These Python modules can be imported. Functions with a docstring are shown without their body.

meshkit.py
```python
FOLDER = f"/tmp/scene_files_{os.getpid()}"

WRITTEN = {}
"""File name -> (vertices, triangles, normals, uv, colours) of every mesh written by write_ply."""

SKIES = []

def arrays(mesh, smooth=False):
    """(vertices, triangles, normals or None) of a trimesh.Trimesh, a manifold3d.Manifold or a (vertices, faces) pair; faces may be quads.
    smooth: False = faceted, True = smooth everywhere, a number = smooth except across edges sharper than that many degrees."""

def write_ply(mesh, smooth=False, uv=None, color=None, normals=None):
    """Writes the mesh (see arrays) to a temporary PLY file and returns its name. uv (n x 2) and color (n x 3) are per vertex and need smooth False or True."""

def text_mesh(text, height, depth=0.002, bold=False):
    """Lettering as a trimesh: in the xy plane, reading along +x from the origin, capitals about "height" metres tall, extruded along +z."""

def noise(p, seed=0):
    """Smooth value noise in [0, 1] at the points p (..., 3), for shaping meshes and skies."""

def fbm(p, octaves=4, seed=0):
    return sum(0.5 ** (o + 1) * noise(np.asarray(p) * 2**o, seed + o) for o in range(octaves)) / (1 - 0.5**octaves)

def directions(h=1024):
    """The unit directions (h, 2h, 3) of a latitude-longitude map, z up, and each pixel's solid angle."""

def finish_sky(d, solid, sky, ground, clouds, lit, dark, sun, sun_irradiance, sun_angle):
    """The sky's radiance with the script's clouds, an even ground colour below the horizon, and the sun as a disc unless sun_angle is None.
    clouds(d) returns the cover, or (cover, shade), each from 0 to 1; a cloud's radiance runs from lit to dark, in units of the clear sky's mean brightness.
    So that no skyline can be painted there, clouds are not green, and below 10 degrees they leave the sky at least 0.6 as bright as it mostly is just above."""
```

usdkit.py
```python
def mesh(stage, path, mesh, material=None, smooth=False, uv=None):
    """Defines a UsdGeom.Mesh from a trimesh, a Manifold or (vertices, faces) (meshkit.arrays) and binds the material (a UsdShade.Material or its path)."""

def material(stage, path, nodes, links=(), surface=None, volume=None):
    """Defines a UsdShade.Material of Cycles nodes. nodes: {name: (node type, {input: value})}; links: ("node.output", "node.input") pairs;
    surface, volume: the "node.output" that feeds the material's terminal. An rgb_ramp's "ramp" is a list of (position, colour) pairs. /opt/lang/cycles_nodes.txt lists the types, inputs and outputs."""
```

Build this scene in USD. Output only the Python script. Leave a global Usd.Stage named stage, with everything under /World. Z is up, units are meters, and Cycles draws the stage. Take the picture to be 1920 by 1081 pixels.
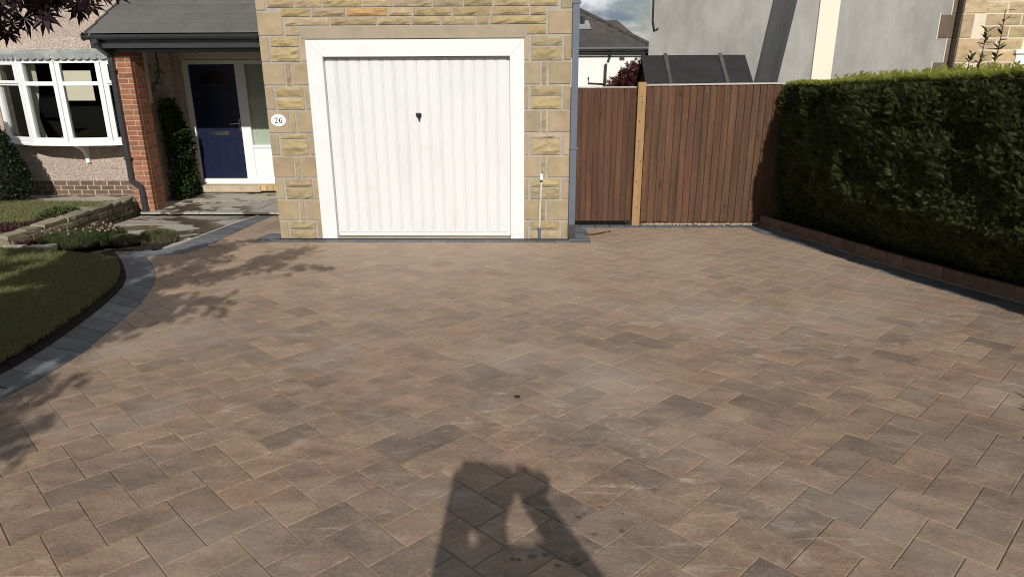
import math, numpy as np, trimesh, usdkit, meshkit
import manifold3d as m3
from shapely.geometry import Polygon, LineString, Point
from shapely.ops import unary_union
from pxr import Usd, UsdGeom, UsdLux, UsdShade, Gf, Sdf, Vt

stage = Usd.Stage.CreateInMemory()
UsdGeom.Xform.Define(stage, '/World'); UsdGeom.Scope.Define(stage, '/World/Looks')
rng = np.random.default_rng(26)
U = rng.uniform

# ---------------------------------------------------------------- camera, sky, sun
SUN_L = np.array([-0.159, 1.71, -1.0])                     # the way the sunlight travels
TO_SUN = -SUN_L / np.linalg.norm(SUN_L)
SUN_I, SKY_S, EXPOSURE = 1.25, 0.05, -0.1
cam = UsdGeom.Camera.Define(stage, '/World/camera')
cam.CreateHorizontalApertureAttr(36.0); cam.CreateFocalLengthAttr(24.5625); cam.CreateExposureAttr(EXPOSURE)
_R, _U, _B, _C = ((0.9996301851, 0.0267180756, -0.0050633361), (-0.0035673038, 0.3134266673, 0.9496057069), (0.0269586217, -0.9492364661, 0.3134060690), (0.0, -7.93797, 2.00261))
cam.AddTransformOp().Set(Gf.Matrix4d(*_R, 0, *_U, 0, *_B, 0, *_C, 1))
sun = UsdLux.DistantLight.Define(stage, '/World/sun')
sun.CreateIntensityAttr(SUN_I); sun.CreateAngleAttr(0.53); sun.CreateNormalizeAttr(True); sun.CreateColorAttr(Gf.Vec3f(1.0, 0.955, 0.885))
_z = TO_SUN; _x = np.cross([0, 0, 1.0], _z); _x /= np.linalg.norm(_x); _y = np.cross(_z, _x)
sun.AddTransformOp().Set(Gf.Matrix4d(*_x, 0, *_y, 0, *_z, 0, 0, 0, 20, 1))
dome = UsdLux.DomeLight.Define(stage, '/World/sky'); dome.CreateIntensityAttr(1.0)
dome.GetPrim().SetCustomDataByKey('kind', 'structure')
_sky = usdkit.material(stage, '/World/Looks/sky', {
    'sky': ('sky_texture', {'sky_type': 'single_scattering', 'sun_disc': False, 'sun_elevation': math.asin(TO_SUN[2]), 'sun_rotation': math.atan2(TO_SUN[0], TO_SUN[1]), 'altitude': 120.0}),
    'tc': ('texture_coordinate', {}), 'mp': ('mapping', {'scale': (1.0, 1.0, 2.2), 'location': (0.35, 0.1, 0.0)}),
    'n': ('noise_texture', {'scale': 5.5, 'detail': 9.0, 'roughness': 0.56}),
    'n2': ('noise_texture', {'scale': 13.0, 'detail': 8.0, 'roughness': 0.6}),
    'cover': ('rgb_ramp', {'ramp': [(0.42, (0.0, 0.0, 0.0)), (0.58, (1, 1, 1))]}),
    'tone': ('rgb_ramp', {'ramp': [(0.36, (4.0, 5.0, 6.6)), (0.48, (9.5, 10.2, 11.2)), (0.58, (19.0, 19.2, 19.4))]}),
    'mix': ('mix', {'mix_type': 'mix'}), 'bg': ('background_shader', {'strength': SKY_S})},
    [('tc.generated', 'mp.vector'), ('mp.vector', 'n.vector'), ('mp.vector', 'n2.vector'), ('n.fac', 'cover.fac'), ('n2.fac', 'tone.fac'), ('cover.color', 'mix.fac'), ('sky.color', 'mix.color1'), ('tone.color', 'mix.color2'), ('mix.color', 'bg.color')], surface='bg.background')
UsdShade.MaterialBindingAPI.Apply(dome.GetPrim()).Bind(_sky)

# ---------------------------------------------------------------- helpers
_used, _base = {}, {}
def numbered(parent, name):
    k = (parent, name); n = _used.get(k, 0); _used[k] = n + 1
    return name if n == 0 else f'{name}_{n:03d}'
def cd(p, **kw):
    for k, v in kw.items():
        if v: p.SetCustomDataByKey(k, v)
def thing(name, label, cat, loc=(0, 0, 0), group=None, kind=None):
    path = '/World/' + numbered('/World', name)
    x = UsdGeom.Xform.Define(stage, path); x.AddTranslateOp().Set(Gf.Vec3d(*map(float, loc)))
    _base[path] = np.array(loc, float)
    cd(x.GetPrim(), label=label, category=cat, group=group, kind=kind)
    return path
def base_of(path):
    while path and path != '/World':
        if path in _base: return _base[path]
        path = path.rpartition('/')[0]
    return np.zeros(3)
def join(ms):
    ms = [m for m in ms if m is not None]
    vs, fs, o = [], [], 0
    for m in ms:
        v, f = (np.asarray(m.vertices), np.asarray(m.faces)) if hasattr(m, 'vertices') else m
        vs.append(v); fs.append(np.asarray(f) + o); o += len(v)
    return np.vstack(vs), np.vstack(fs)
def obj(name, m, mat, parent='/World', smooth=False, tone=None, label=None, cat=None, group=None, kind=None):
    """One Mesh prim in world coordinates m under parent."""
    if isinstance(m, list): m = join(m)
    v, f, n = meshkit.arrays(m, smooth)
    path = parent + '/' + numbered(parent, name)
    p = usdkit.mesh(stage, path, (v - base_of(parent), f), MATS[mat])
    if n is not None:
        p.CreateNormalsAttr(Vt.Vec3fArray.FromNumpy(n.astype(np.float32))); p.SetNormalsInterpolation('vertex')
    if tone is not None:
        t = np.asarray(tone, np.float32)
        if t.ndim == 1: t = np.broadcast_to(t, (len(v), 3))
        UsdGeom.PrimvarsAPI(p).CreatePrimvar('tone', Sdf.ValueTypeNames.Color3fArray, 'vertex').Set(Vt.Vec3fArray.FromNumpy(np.ascontiguousarray(t)))
    cd(p.GetPrim(), label=label, category=cat, group=group, kind=kind)
    return path

_cv = np.array([(sx, sy, sz) for sx in (-1, 1) for sy in (-1, 1) for sz in (-1, 1)], float)
_ct = np.vstack([np.where(np.eye(3)[k] > 0, _cv, _cv * 0.7) for k in range(3)])
_ch = trimesh.convex.convex_hull(_ct); _cs = np.sign(_ch.vertices); _cm = np.abs(_ch.vertices) > 0.9; _cf = _ch.faces
def box(x0, x1, y0, y1, z0, z1, b=0.0):
    c = np.array([(x0 + x1) / 2, (y0 + y1) / 2, (z0 + z1) / 2]); h = np.abs(np.array([x1 - x0, y1 - y0, z1 - z0])) / 2
    if b <= 0: 
        m = trimesh.creation.box(2 * h); return m.vertices + c, m.faces
    b = min(b, h.min() * 0.8)
    return c + _cs * np.where(_cm, h, h - b), _cf
def xf(m, R=None, t=(0, 0, 0)):
    v, f = (np.asarray(m.vertices), np.asarray(m.faces)) if hasattr(m, 'vertices') else m
    return (v @ np.asarray(R).T if R is not None else v) + np.asarray(t), f
def rot(ax, deg):
    return trimesh.transformations.rotation_matrix(math.radians(deg), ax)[:3, :3]
def hexa(P8):
    """Box from 8 corners: bottom 4 (ccw from above) then top 4."""
    f = [(0, 3, 2), (0, 2, 1), (4, 5, 6), (4, 6, 7)]
    for i in range(4):
        j = (i + 1) % 4; f += [(i, j, 4 + j), (i, 4 + j, 4 + i)]
    return np.array(P8, float), np.array(f)
def tube(pts, r, sides=8, cap=True):
    p = np.asarray(pts, float); r = np.broadcast_to(r, (len(p),)).astype(float)
    t = np.gradient(p, axis=0); t /= np.linalg.norm(t, axis=1, keepdims=True) + 1e-12
    a = np.cross(t, np.where(np.abs(t[:, 2:]) < 0.9, [0, 0, 1.0], [1.0, 0, 0])); a /= np.linalg.norm(a, axis=1, keepdims=True)
    b = np.cross(t, a); an = np.arange(sides) * 2 * np.pi / sides
    v = (p[:, None] + r[:, None, None] * (np.cos(an)[None, :, None] * a[:, None] + np.sin(an)[None, :, None] * b[:, None])).reshape(-1, 3)
    f = []
    for i in range(len(p) - 1):
        for j in range(sides):
            q = (i * sides + j, i * sides + (j + 1) % sides, (i + 1) * sides + (j + 1) % sides, (i + 1) * sides + j)
            f += [(q[0], q[2], q[1]), (q[0], q[3], q[2])]
    if cap:
        n = len(v); v = np.vstack([v, p[:1], p[-1:]]); e = (len(p) - 1) * sides
        for j in range(sides): f += [(n, j, (j + 1) % sides), (n + 1, e + (j + 1) % sides, e + j)]
    return v, np.array(f)
def square_pipe(pts, w, d):
    """Rectangular pipe along pts lying in an x-z plane (w across x, d along y)."""
    p = np.asarray(pts, float); out = []
    t = np.gradient(p, axis=0); t /= np.linalg.norm(t, axis=1, keepdims=True)
    v, f = [], []
    for q, d0 in zip(p, t):
        s = np.cross(d0, [0, 1.0, 0]); s /= np.linalg.norm(s)
        for a, b in ((-1, -1), (1, -1), (1, 1), (-1, 1)): v.append(q + s * a * w / 2 + np.array([0, b * d / 2, 0]))
    for i in range(len(p) - 1):
        for j in range(4):
            a, b, c, e = i * 4 + j, i * 4 + (j + 1) % 4, (i + 1) * 4 + (j + 1) % 4, (i + 1) * 4 + j
            f += [(a, b, c), (a, c, e)]
    n = (len(p) - 1) * 4
    f += [(0, 2, 1), (0, 3, 2), (n, n + 1, n + 2), (n, n + 2, n + 3)]
    m = trimesh.Trimesh(np.array(v), np.array(f), process=False); m.fix_normals()
    return m.vertices, m.faces
def scatter(tmpl, pos, R, s):
    """Copies of a small template mesh as one (v, f)."""
    tv, tf = tmpl; n = len(pos)
    v = np.einsum('nij,kj->nki', R, tv) * np.asarray(s).reshape(-1, 1, 1) + pos[:, None, :]
    f = tf[None] + (np.arange(n) * len(tv))[:, None, None]
    return v.reshape(-1, 3), f.reshape(-1, 3)
def frames(d, roll):
    """Rotation matrices whose +x axis points along d, rolled about it."""
    d = d / (np.linalg.norm(d, axis=1, keepdims=True) + 1e-9)
    up = np.where(np.abs(d[:, 2:]) < 0.95, [0, 0, 1.0], [0, 1.0, 0])
    a = np.cross(up, d); a /= np.linalg.norm(a, axis=1, keepdims=True); b = np.cross(d, a)
    c, s = np.cos(roll)[:, None], np.sin(roll)[:, None]
    return np.stack([d, a * c + b * s, -a * s + b * c], -1)
def extrude(poly, z0, z1):
    m = trimesh.creation.extrude_polygon(poly, z1 - z0, engine='earcut'); return m.vertices + [0, 0, z0], m.faces
def gz(x, y):
    """Height of the paved ground: it falls gently to the garage, and more beside it."""
    x, y = np.broadcast_arrays(np.asarray(x, float), np.asarray(y, float))
    z = -0.045 * np.clip(y, -9.0, 6.0)
    k = np.clip((-2.95 - x) / 0.4, 0, 1)
    return z - 0.055 * np.clip(y, 0, 2.35) * k
def gp(x, y):                                             # the plain slope, without the dip beside the garage
    return -0.045 * np.clip(np.asarray(y, float), -9.0, 6.0)

# ---------------------------------------------------------------- materials
MATS = {}
def M(name, c, lo=0.8, hi=1.15, scale=6.0, detail=6.0, rough=0.85, bump=None, tone=False, stretch=(1, 1, 1), fine=None, spec=0.3, metal=0.0, patches=None, island=0.0, scuff=None, far_light=None, knots=None):
    """Noise-mottled colour. fine=(scale, lo, hi) multiplies a second noise; patches=(scale, at0, at1, colour[, rough]) mixes stains in; bump=(scale, strength, distance)."""
    c = np.array(c, float)
    N = {'g': ('geometry', {}), 'mp': ('mapping', {'scale': stretch}), 'n': ('noise_texture', {'scale': scale, 'detail': detail, 'roughness': 0.6}),
         'r': ('rgb_ramp', {'ramp': [(0.28, c * lo), (0.5, c), (0.72, c * hi)]}), 'p': ('principled_bsdf', {'roughness': rough, 'specular_ior_level': spec, 'metallic': metal})}
    Lk = [('mp.vector', 'n.vector'), ('n.fac', 'r.fac')]
    if tone:                                              # every piece gets its own stretch of the pattern
        N['at'] = ('attribute', {'attribute': 'tone'}); N['ts'] = ('vector_math', {'math_type': 'scale', 'scale': 57.0}); N['ta'] = ('vector_math', {'math_type': 'add'})
        Lk += [('at.color', 'ts.vector1'), ('ts.vector', 'ta.vector1'), ('g.position', 'ta.vector2'), ('ta.vector', 'mp.vector')]
    else: Lk.append(('g.position', 'mp.vector'))
    col = 'r.color'
    if fine:
        N['n2'] = ('noise_texture', {'scale': fine[0], 'detail': 4.0, 'roughness': 0.7}); N['r2'] = ('rgb_ramp', {'ramp': [(0.3, [fine[1]] * 3), (0.7, [fine[2]] * 3)]}); N['m2'] = ('mix', {'mix_type': 'multiply', 'fac': 1.0})
        Lk += [('mp.vector', 'n2.vector'), ('n2.fac', 'r2.fac'), (col, 'm2.color1'), ('r2.color', 'm2.color2')]; col = 'm2.color'
    if island:
        N['ri'] = ('rgb_ramp', {'ramp': [(0.0, [1 - island] * 3), (1.0, [1 + island] * 3)]}); N['mi'] = ('mix', {'mix_type': 'multiply', 'fac': 1.0})
        Lk += [('g.random_per_island', 'ri.fac'), (col, 'mi.color1'), ('ri.color', 'mi.color2')]; col = 'mi.color'
    if tone:
        N['mt'] = ('mix', {'mix_type': 'multiply', 'fac': 1.0})
        Lk += [(col, 'mt.color1'), ('at.color', 'mt.color2')]; col = 'mt.color'
    if patches:
        N['n3'] = ('noise_texture', {'scale': patches[0], 'detail': 5.0, 'roughness': 0.55}); N['r3'] = ('rgb_ramp', {'ramp': [(patches[1], (0, 0, 0)), (patches[2], (1, 1, 1))]}); N['m3'] = ('mix', {'mix_type': 'mix', 'color2': patches[3]})
        Lk += [('g.position', 'n3.vector'), ('n3.fac', 'r3.fac'), ('r3.color', 'm3.fac'), (col, 'm3.color1')]; col = 'm3.color'
        if len(patches) > 4:
            N['rr'] = ('rgb_ramp', {'ramp': [(patches[1], [rough] * 3), (patches[2], [patches[4]] * 3)]}); Lk += [('n3.fac', 'rr.fac'), ('rr.color', 'p.roughness')]
    if knots:                                             # dark oval knots along the grain
        N['km'] = ('mapping', {'scale': knots}); N['kv'] = ('voronoi_texture', {'scale': 1.0, 'feature': 'f1'}); N['kr'] = ('rgb_ramp', {'ramp': [(0.0, (0.35,) * 3), (0.05, (0.45,) * 3), (0.09, (1.0,) * 3), (0.12, (0.8,) * 3), (0.2, (1.0,) * 3)]}); N['kx'] = ('mix', {'mix_type': 'multiply', 'fac': 1.0})
        Lk += [('ta.vector' if tone else 'g.position', 'km.vector'), ('km.vector', 'kv.vector'), ('kv.distance', 'kr.fac'), (col, 'kx.color1'), ('kr.color', 'kx.color2')]; col = 'kx.color'
    if far_light:                                              # paints brighter light at the far end into the colour, along y
        c2, y0, y1, amt = far_light
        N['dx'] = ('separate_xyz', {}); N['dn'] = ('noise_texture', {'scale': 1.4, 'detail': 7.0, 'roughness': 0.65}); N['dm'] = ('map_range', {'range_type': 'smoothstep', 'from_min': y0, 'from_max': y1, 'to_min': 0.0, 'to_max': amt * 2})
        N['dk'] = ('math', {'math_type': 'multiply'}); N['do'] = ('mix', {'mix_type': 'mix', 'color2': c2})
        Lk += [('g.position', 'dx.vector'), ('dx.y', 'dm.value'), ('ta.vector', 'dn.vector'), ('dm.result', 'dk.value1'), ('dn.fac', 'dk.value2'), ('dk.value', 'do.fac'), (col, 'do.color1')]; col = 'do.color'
    if scuff:                                             # thin pale scuffs and bloom, only where a broad noise lets them
        c2, s1, a0, a1, s2, b0, b1 = scuff
        N['sm'] = ('mapping', {'scale': (1.0, 2.6, 1.0)}); N['s1'] = ('noise_texture', {'scale': s1, 'detail': 9.0, 'roughness': 0.7, 'distortion': 0.8}); N['s1r'] = ('rgb_ramp', {'ramp': [(a0, (0, 0, 0)), (a1, (1, 1, 1))]})
        N['s2'] = ('noise_texture', {'scale': s2, 'detail': 4.0}); N['s2r'] = ('rgb_ramp', {'ramp': [(b0, (0, 0, 0)), (b1, (1, 1, 1))]}); N['sx'] = ('mix', {'mix_type': 'multiply', 'fac': 1.0}); N['so'] = ('mix', {'mix_type': 'mix', 'color2': c2})
        Lk += [('g.position', 'sm.vector'), ('sm.vector', 's1.vector'), ('s1.fac', 's1r.fac'), ('g.position', 's2.vector'), ('s2.fac', 's2r.fac'), ('s1r.color', 'sx.color1'), ('s2r.color', 'sx.color2'), ('sx.color', 'so.fac'), (col, 'so.color1')]; col = 'so.color'
    Lk.append((col, 'p.base_color'))
    if bump:
        N['nb'] = ('noise_texture', {'scale': bump[0], 'detail': 8.0, 'roughness': 0.65}); N['b'] = ('bump', {'strength': bump[1], 'distance': bump[2]})
        Lk += [('mp.vector', 'nb.vector'), ('nb.fac', 'b.height'), ('b.normal', 'p.normal')]
    MATS[name] = usdkit.material(stage, '/World/Looks/' + name, N, Lk, surface='p.BSDF')
def leafmat(name, stops, trans=0.3, rough=0.5):
    """Leaf colours spread at random over the leaves."""
    MATS[name] = usdkit.material(stage, '/World/Looks/' + name, {
        'g': ('geometry', {}), 'r': ('rgb_ramp', {'ramp': stops}), 'p': ('principled_bsdf', {'roughness': rough, 'specular_ior_level': 0.3}), 't': ('translucent_bsdf', {}), 'm': ('mix_closure', {'fac': trans})},
        [('g.random_per_island', 'r.fac'), ('r.color', 'p.base_color'), ('r.color', 't.color'), ('p.BSDF', 'm.closure1'), ('t.BSDF', 'm.closure2')], surface='m.closure')
def glassmat(name, tint=(0.9, 0.92, 0.9), base=0.035, rough=0.0):
    R = [(0.0, (base,) * 3), (0.45, (base * 1.3,) * 3), (0.65, (base + 0.05,) * 3), (0.8, (base + 0.17,) * 3), (0.92, (0.55,) * 3), (1.0, (1.0,) * 3)]
    MATS[name] = usdkit.material(stage, '/World/Looks/' + name, {'f': ('layer_weight', {'blend': 0.5}), 'r': ('rgb_ramp', {'ramp': R}), 't': ('transparent_bsdf', {'color': tint}), 'g': ('glossy_bsdf', {'color': (1, 1, 1), 'roughness': rough}), 'm': ('mix_closure', {})},
        [('f.facing', 'r.fac'), ('r.color', 'm.fac'), ('t.BSDF', 'm.closure1'), ('g.BSDF', 'm.closure2')], surface='m.closure')

M('paver', (0.225, 0.163, 0.118), 0.66, 1.32, 4.5, 10.0, 0.7, (90.0, 0.45, 0.004), tone=True, stretch=(1, 2.0, 1), fine=(55.0, 0.70, 1.25), patches=(0.9, 0.50, 0.90, (0.38, 0.32, 0.26)), far_light=((0.41, 0.30, 0.212), -5.2, 0.3, 0.58), spec=0.5, scuff=((0.48, 0.425, 0.36), 5.2, 0.55, 0.78, 0.75, 0.40, 0.64))  # brightness of the far drive is put into the colour by the y blend
M('joint_sand', (0.30, 0.235, 0.165), 0.7, 1.2, 30.0, fine=(220.0, 0.6, 1.3), rough=0.95, bump=(250.0, 0.6, 0.004))
M('charcoal_block', (0.128, 0.136, 0.146), 0.75, 1.25, 5.0, 8.0, 0.75, (110.0, 0.35, 0.003), tone=True, fine=(90.0, 0.75, 1.25))
M('kerb_block', (0.17, 0.105, 0.075), 0.7, 1.25, 6.0, 8.0, 0.85, (90.0, 0.4, 0.004), tone=True, fine=(80.0, 0.75, 1.2))
M('soil', (0.020, 0.013, 0.009), 0.6, 1.5, 9.0, rough=1.0, bump=(40.0, 0.9, 0.03), fine=(120.0, 0.5, 1.5))
M('ground', (0.14, 0.12, 0.09), 0.7, 1.2, 0.6, rough=1.0, bump=(20.0, 0.4, 0.02))
M('asphalt', (0.06, 0.06, 0.062), 0.8, 1.2, 2.0, rough=0.95, fine=(200.0, 0.6, 1.4), bump=(200.0, 0.5, 0.006))
M('lawn', (0.13, 0.12, 0.045), 0.6, 1.4, 4.0, rough=1.0, bump=(60.0, 0.9, 0.02), fine=(60.0, 0.6, 1.4))
M('ashlar', (0.325, 0.255, 0.165), 0.82, 1.12, 7.0, 8.0, 0.9, (120.0, 0.3, 0.003), tone=True, fine=(140.0, 0.8, 1.15))
M('pitched_stone', (0.34, 0.268, 0.160), 0.7, 1.18, 11.0, 9.0, 0.9, (30.0, 0.75, 0.010), tone=True, stretch=(1, 1, 2.2), fine=(90.0, 0.75, 1.2))
M('strap_mortar', (0.335, 0.31, 0.275), 0.75, 1.15, 9.0, 8.0, 0.95, (80.0, 0.5, 0.004), fine=(150.0, 0.8, 1.15))
M('lintel_stone', (0.31, 0.26, 0.19), 0.8, 1.1, 4.0, 8.0, 0.9, (110.0, 0.3, 0.003), fine=(140.0, 0.8, 1.15))
M('white_paint', (0.645, 0.655, 0.655), 0.95, 1.02, 2.0, 5.0, 0.4, (18.0, 0.05, 0.003))
M('garage_door_paint', (0.60, 0.61, 0.61), 0.93, 1.02, 1.5, 6.0, 0.38, (14.0, 0.06, 0.003), stretch=(3, 3, 0.6), patches=(3.0, 0.60, 0.95, (0.54, 0.54, 0.50)))
M('upvc', (0.73, 0.74, 0.745), 0.98, 1.01, 2.0, 3.0, 0.3, spec=0.45)
M('cream_paint', (0.62, 0.56, 0.45), 0.9, 1.05, 4.0, 5.0, 0.6)
M('red_brick', (0.27, 0.115, 0.066), 0.7, 1.2, 12.0, 8.0, 0.9, (100.0, 0.5, 0.004), tone=True, fine=(120.0, 0.75, 1.2))
M('plinth_brick', (0.135, 0.088, 0.062), 0.75, 1.2, 8.0, 8.0, 0.85, (100.0, 0.4, 0.003), tone=True, fine=(120.0, 0.8, 1.15))
M('brick_mortar', (0.46, 0.37, 0.28), 0.8, 1.1, 15.0, 6.0, 0.95, (120.0, 0.4, 0.004))
M('black_plastic', (0.034, 0.036, 0.041), 0.9, 1.1, 3.0, 3.0, 0.24, spec=0.6)
M('grey_plastic', (0.092, 0.114, 0.145), 0.9, 1.08, 5.0, 5.0, 0.45, spec=0.4)
M('slate_tile', (0.098, 0.098, 0.096), 0.85, 1.12, 3.0, 8.0, 0.6, (60.0, 0.2, 0.003), tone=True, fine=(100.0, 0.85, 1.12))
M('old_tile', (0.068, 0.062, 0.058), 0.65, 1.3, 3.5, 8.0, 0.9, (50.0, 0.4, 0.006), tone=True, fine=(30.0, 0.75, 1.25))
M('lead', (0.23, 0.25, 0.25), 0.75, 1.15, 7.0, 6.0, 0.6, (25.0, 0.3, 0.005), fine=(30.0, 0.8, 1.15), patches=(5.0, 0.5, 0.7, (0.33, 0.36, 0.31)))
M('navy_paint', (0.0080, 0.0125, 0.037), 0.92, 1.06, 2.0, 3.0, 0.32, spec=0.45)
M('chrome', (0.62, 0.60, 0.56), 0.95, 1.03, 3.0, 3.0, 0.22, metal=1.0)
M('dark_room', (0.035, 0.03, 0.026), 0.8, 1.2, 2.0, 3.0, 0.9)
M('curtain_cloth', (0.55, 0.52, 0.45), 0.9, 1.08, 6.0, 4.0, 0.9)
M('voile', (0.56, 0.60, 0.55), 0.9, 1.06, 22.0, 4.0, 0.9, stretch=(4, 1, 0.3))
M('door_stone_step', (0.42, 0.35, 0.25), 0.75, 1.12, 7.0, 8.0, 0.9, (90.0, 0.4, 0.004), fine=(100.0, 0.75, 1.2))
M('yellow_brick', (0.46, 0.31, 0.15), 0.8, 1.12, 12.0, 6.0, 0.9, (100.0, 0.4, 0.004), tone=True)
M('flag_stone', (0.37, 0.345, 0.30), 0.82, 1.15, 4.0, 8.0, 0.8, (60.0, 0.3, 0.004), tone=True, fine=(80.0, 0.85, 1.15), stretch=(1.0, 1.6, 1), patches=(2.0, 0.515, 0.54, (0.10, 0.078, 0.052), 0.3))
M('moss_stone', (0.17, 0.145, 0.095), 0.5, 1.5, 7.0, 8.0, 0.95, (40.0, 0.8, 0.01), tone=True, fine=(60.0, 0.6, 1.35))
M('moss_mortar', (0.16, 0.14, 0.10), 0.6, 1.3, 10.0, rough=0.95, bump=(50.0, 0.7, 0.008))
M('fence_wood', (0.092, 0.047, 0.027), 0.66, 1.38, 2.2, 8.0, 0.85, (14.0, 0.3, 0.004), tone=True, stretch=(7, 7, 0.55), fine=(30.0, 0.82, 1.15), patches=(1.7, 0.60, 0.85, (0.135, 0.088, 0.056)), scuff=((0.20, 0.125, 0.078), 8.0, 0.57, 0.72, 1.7, 0.44, 0.60), knots=(5.5, 5.5, 2.4))
M('new_wood', (0.31, 0.19, 0.088), 0.72, 1.15, 3.0, 8.0, 0.8, (14.0, 0.3, 0.003), stretch=(10, 10, 0.6), fine=(25.0, 0.8, 1.12), knots=(7.0, 7.0, 2.6))
M('grey_wood', (0.42, 0.40, 0.37), 0.8, 1.15, 3.0, 8.0, 0.9, (14.0, 0.4, 0.003), stretch=(1, 9, 9))
M('felt', (0.024, 0.023, 0.024), 0.8, 1.2, 4.0, 6.0, 0.95, (160.0, 0.5, 0.004), fine=(180.0, 0.6, 1.4))
M('shed_wood', (0.085, 0.048, 0.032), 0.7, 1.2, 3.0, 6.0, 0.9, stretch=(1, 0.6, 9))
M('grey_render', (0.285, 0.28, 0.262), 0.76, 1.15, 1.4, 9.0, 0.95, (120.0, 0.4, 0.005), fine=(3.4, 0.82, 1.12), stretch=(1, 1, 0.4))
M('white_render', (0.74, 0.72, 0.68), 0.95, 1.03, 2.0, 5.0, 0.9, (90.0, 0.25, 0.004))
M('cream_render', (0.70, 0.635, 0.52), 0.95, 1.03, 2.0, 5.0, 0.9, (90.0, 0.2, 0.003))
M('cream_joint', (0.62, 0.54, 0.42), 0.9, 1.05, 8.0, 5.0, 0.95)
M('neighbour_stone', (0.40, 0.305, 0.185), 0.65, 1.2, 6.0, 8.0, 0.9, (60.0, 0.5, 0.006), tone=True, stretch=(1, 1, 2), fine=(60.0, 0.8, 1.15))
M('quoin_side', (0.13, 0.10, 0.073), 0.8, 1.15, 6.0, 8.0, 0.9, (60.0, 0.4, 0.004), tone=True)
M('wet_spot', (0.115, 0.088, 0.068), 0.9, 1.1, 9.0, rough=0.35)
M('gravel', (0.55, 0.44, 0.30), 0.85, 1.1, 20.0, 4.0, 0.9, island=0.35)
M('pale_stone', (0.40, 0.37, 0.32), 0.75, 1.15, 9.0, 8.0, 0.9, (60.0, 0.5, 0.006), tone=True)
M('enamel', (0.84, 0.84, 0.82), 0.98, 1.01, 3.0, 3.0, 0.2, spec=0.5)
M('black_paint', (0.012, 0.012, 0.012), 0.95, 1.05, 3.0, 3.0, 0.4)
M('iron', (0.022, 0.022, 0.024), 0.8, 1.3, 20.0, 5.0, 0.55, spec=0.4)
M('grey_lamp', (0.16, 0.15, 0.135), 0.8, 1.2, 12.0, 5.0, 0.6)
M('conduit', (0.48, 0.45, 0.39), 0.85, 1.05, 9.0, 6.0, 0.6)
M('bark', (0.075, 0.052, 0.038), 0.6, 1.3, 12.0, 8.0, 0.95, (40.0, 0.8, 0.01), stretch=(1, 1, 0.4))
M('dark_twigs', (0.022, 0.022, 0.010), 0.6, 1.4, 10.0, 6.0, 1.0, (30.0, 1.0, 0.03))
M('person_cloth', (0.05, 0.055, 0.07), 0.85, 1.1, 10.0, 5.0, 0.9)
M('skin', (0.50, 0.30, 0.22), 0.95, 1.05, 10.0, 3.0, 0.6)
M('hair', (0.05, 0.035, 0.025), 0.7, 1.3, 30.0, 3.0, 0.7)
M('pink_pot', (0.55, 0.20, 0.12), 0.8, 1.1, 9.0, 3.0, 0.5)
M('pale_house', (0.55, 0.50, 0.41), 0.95, 1.04, 1.0, 4.0, 0.9)
glassmat('window_glass', (0.88, 0.90, 0.87), 0.03)
glassmat('dim_glass', (0.30, 0.32, 0.34), 0.05, 0.12)
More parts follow.
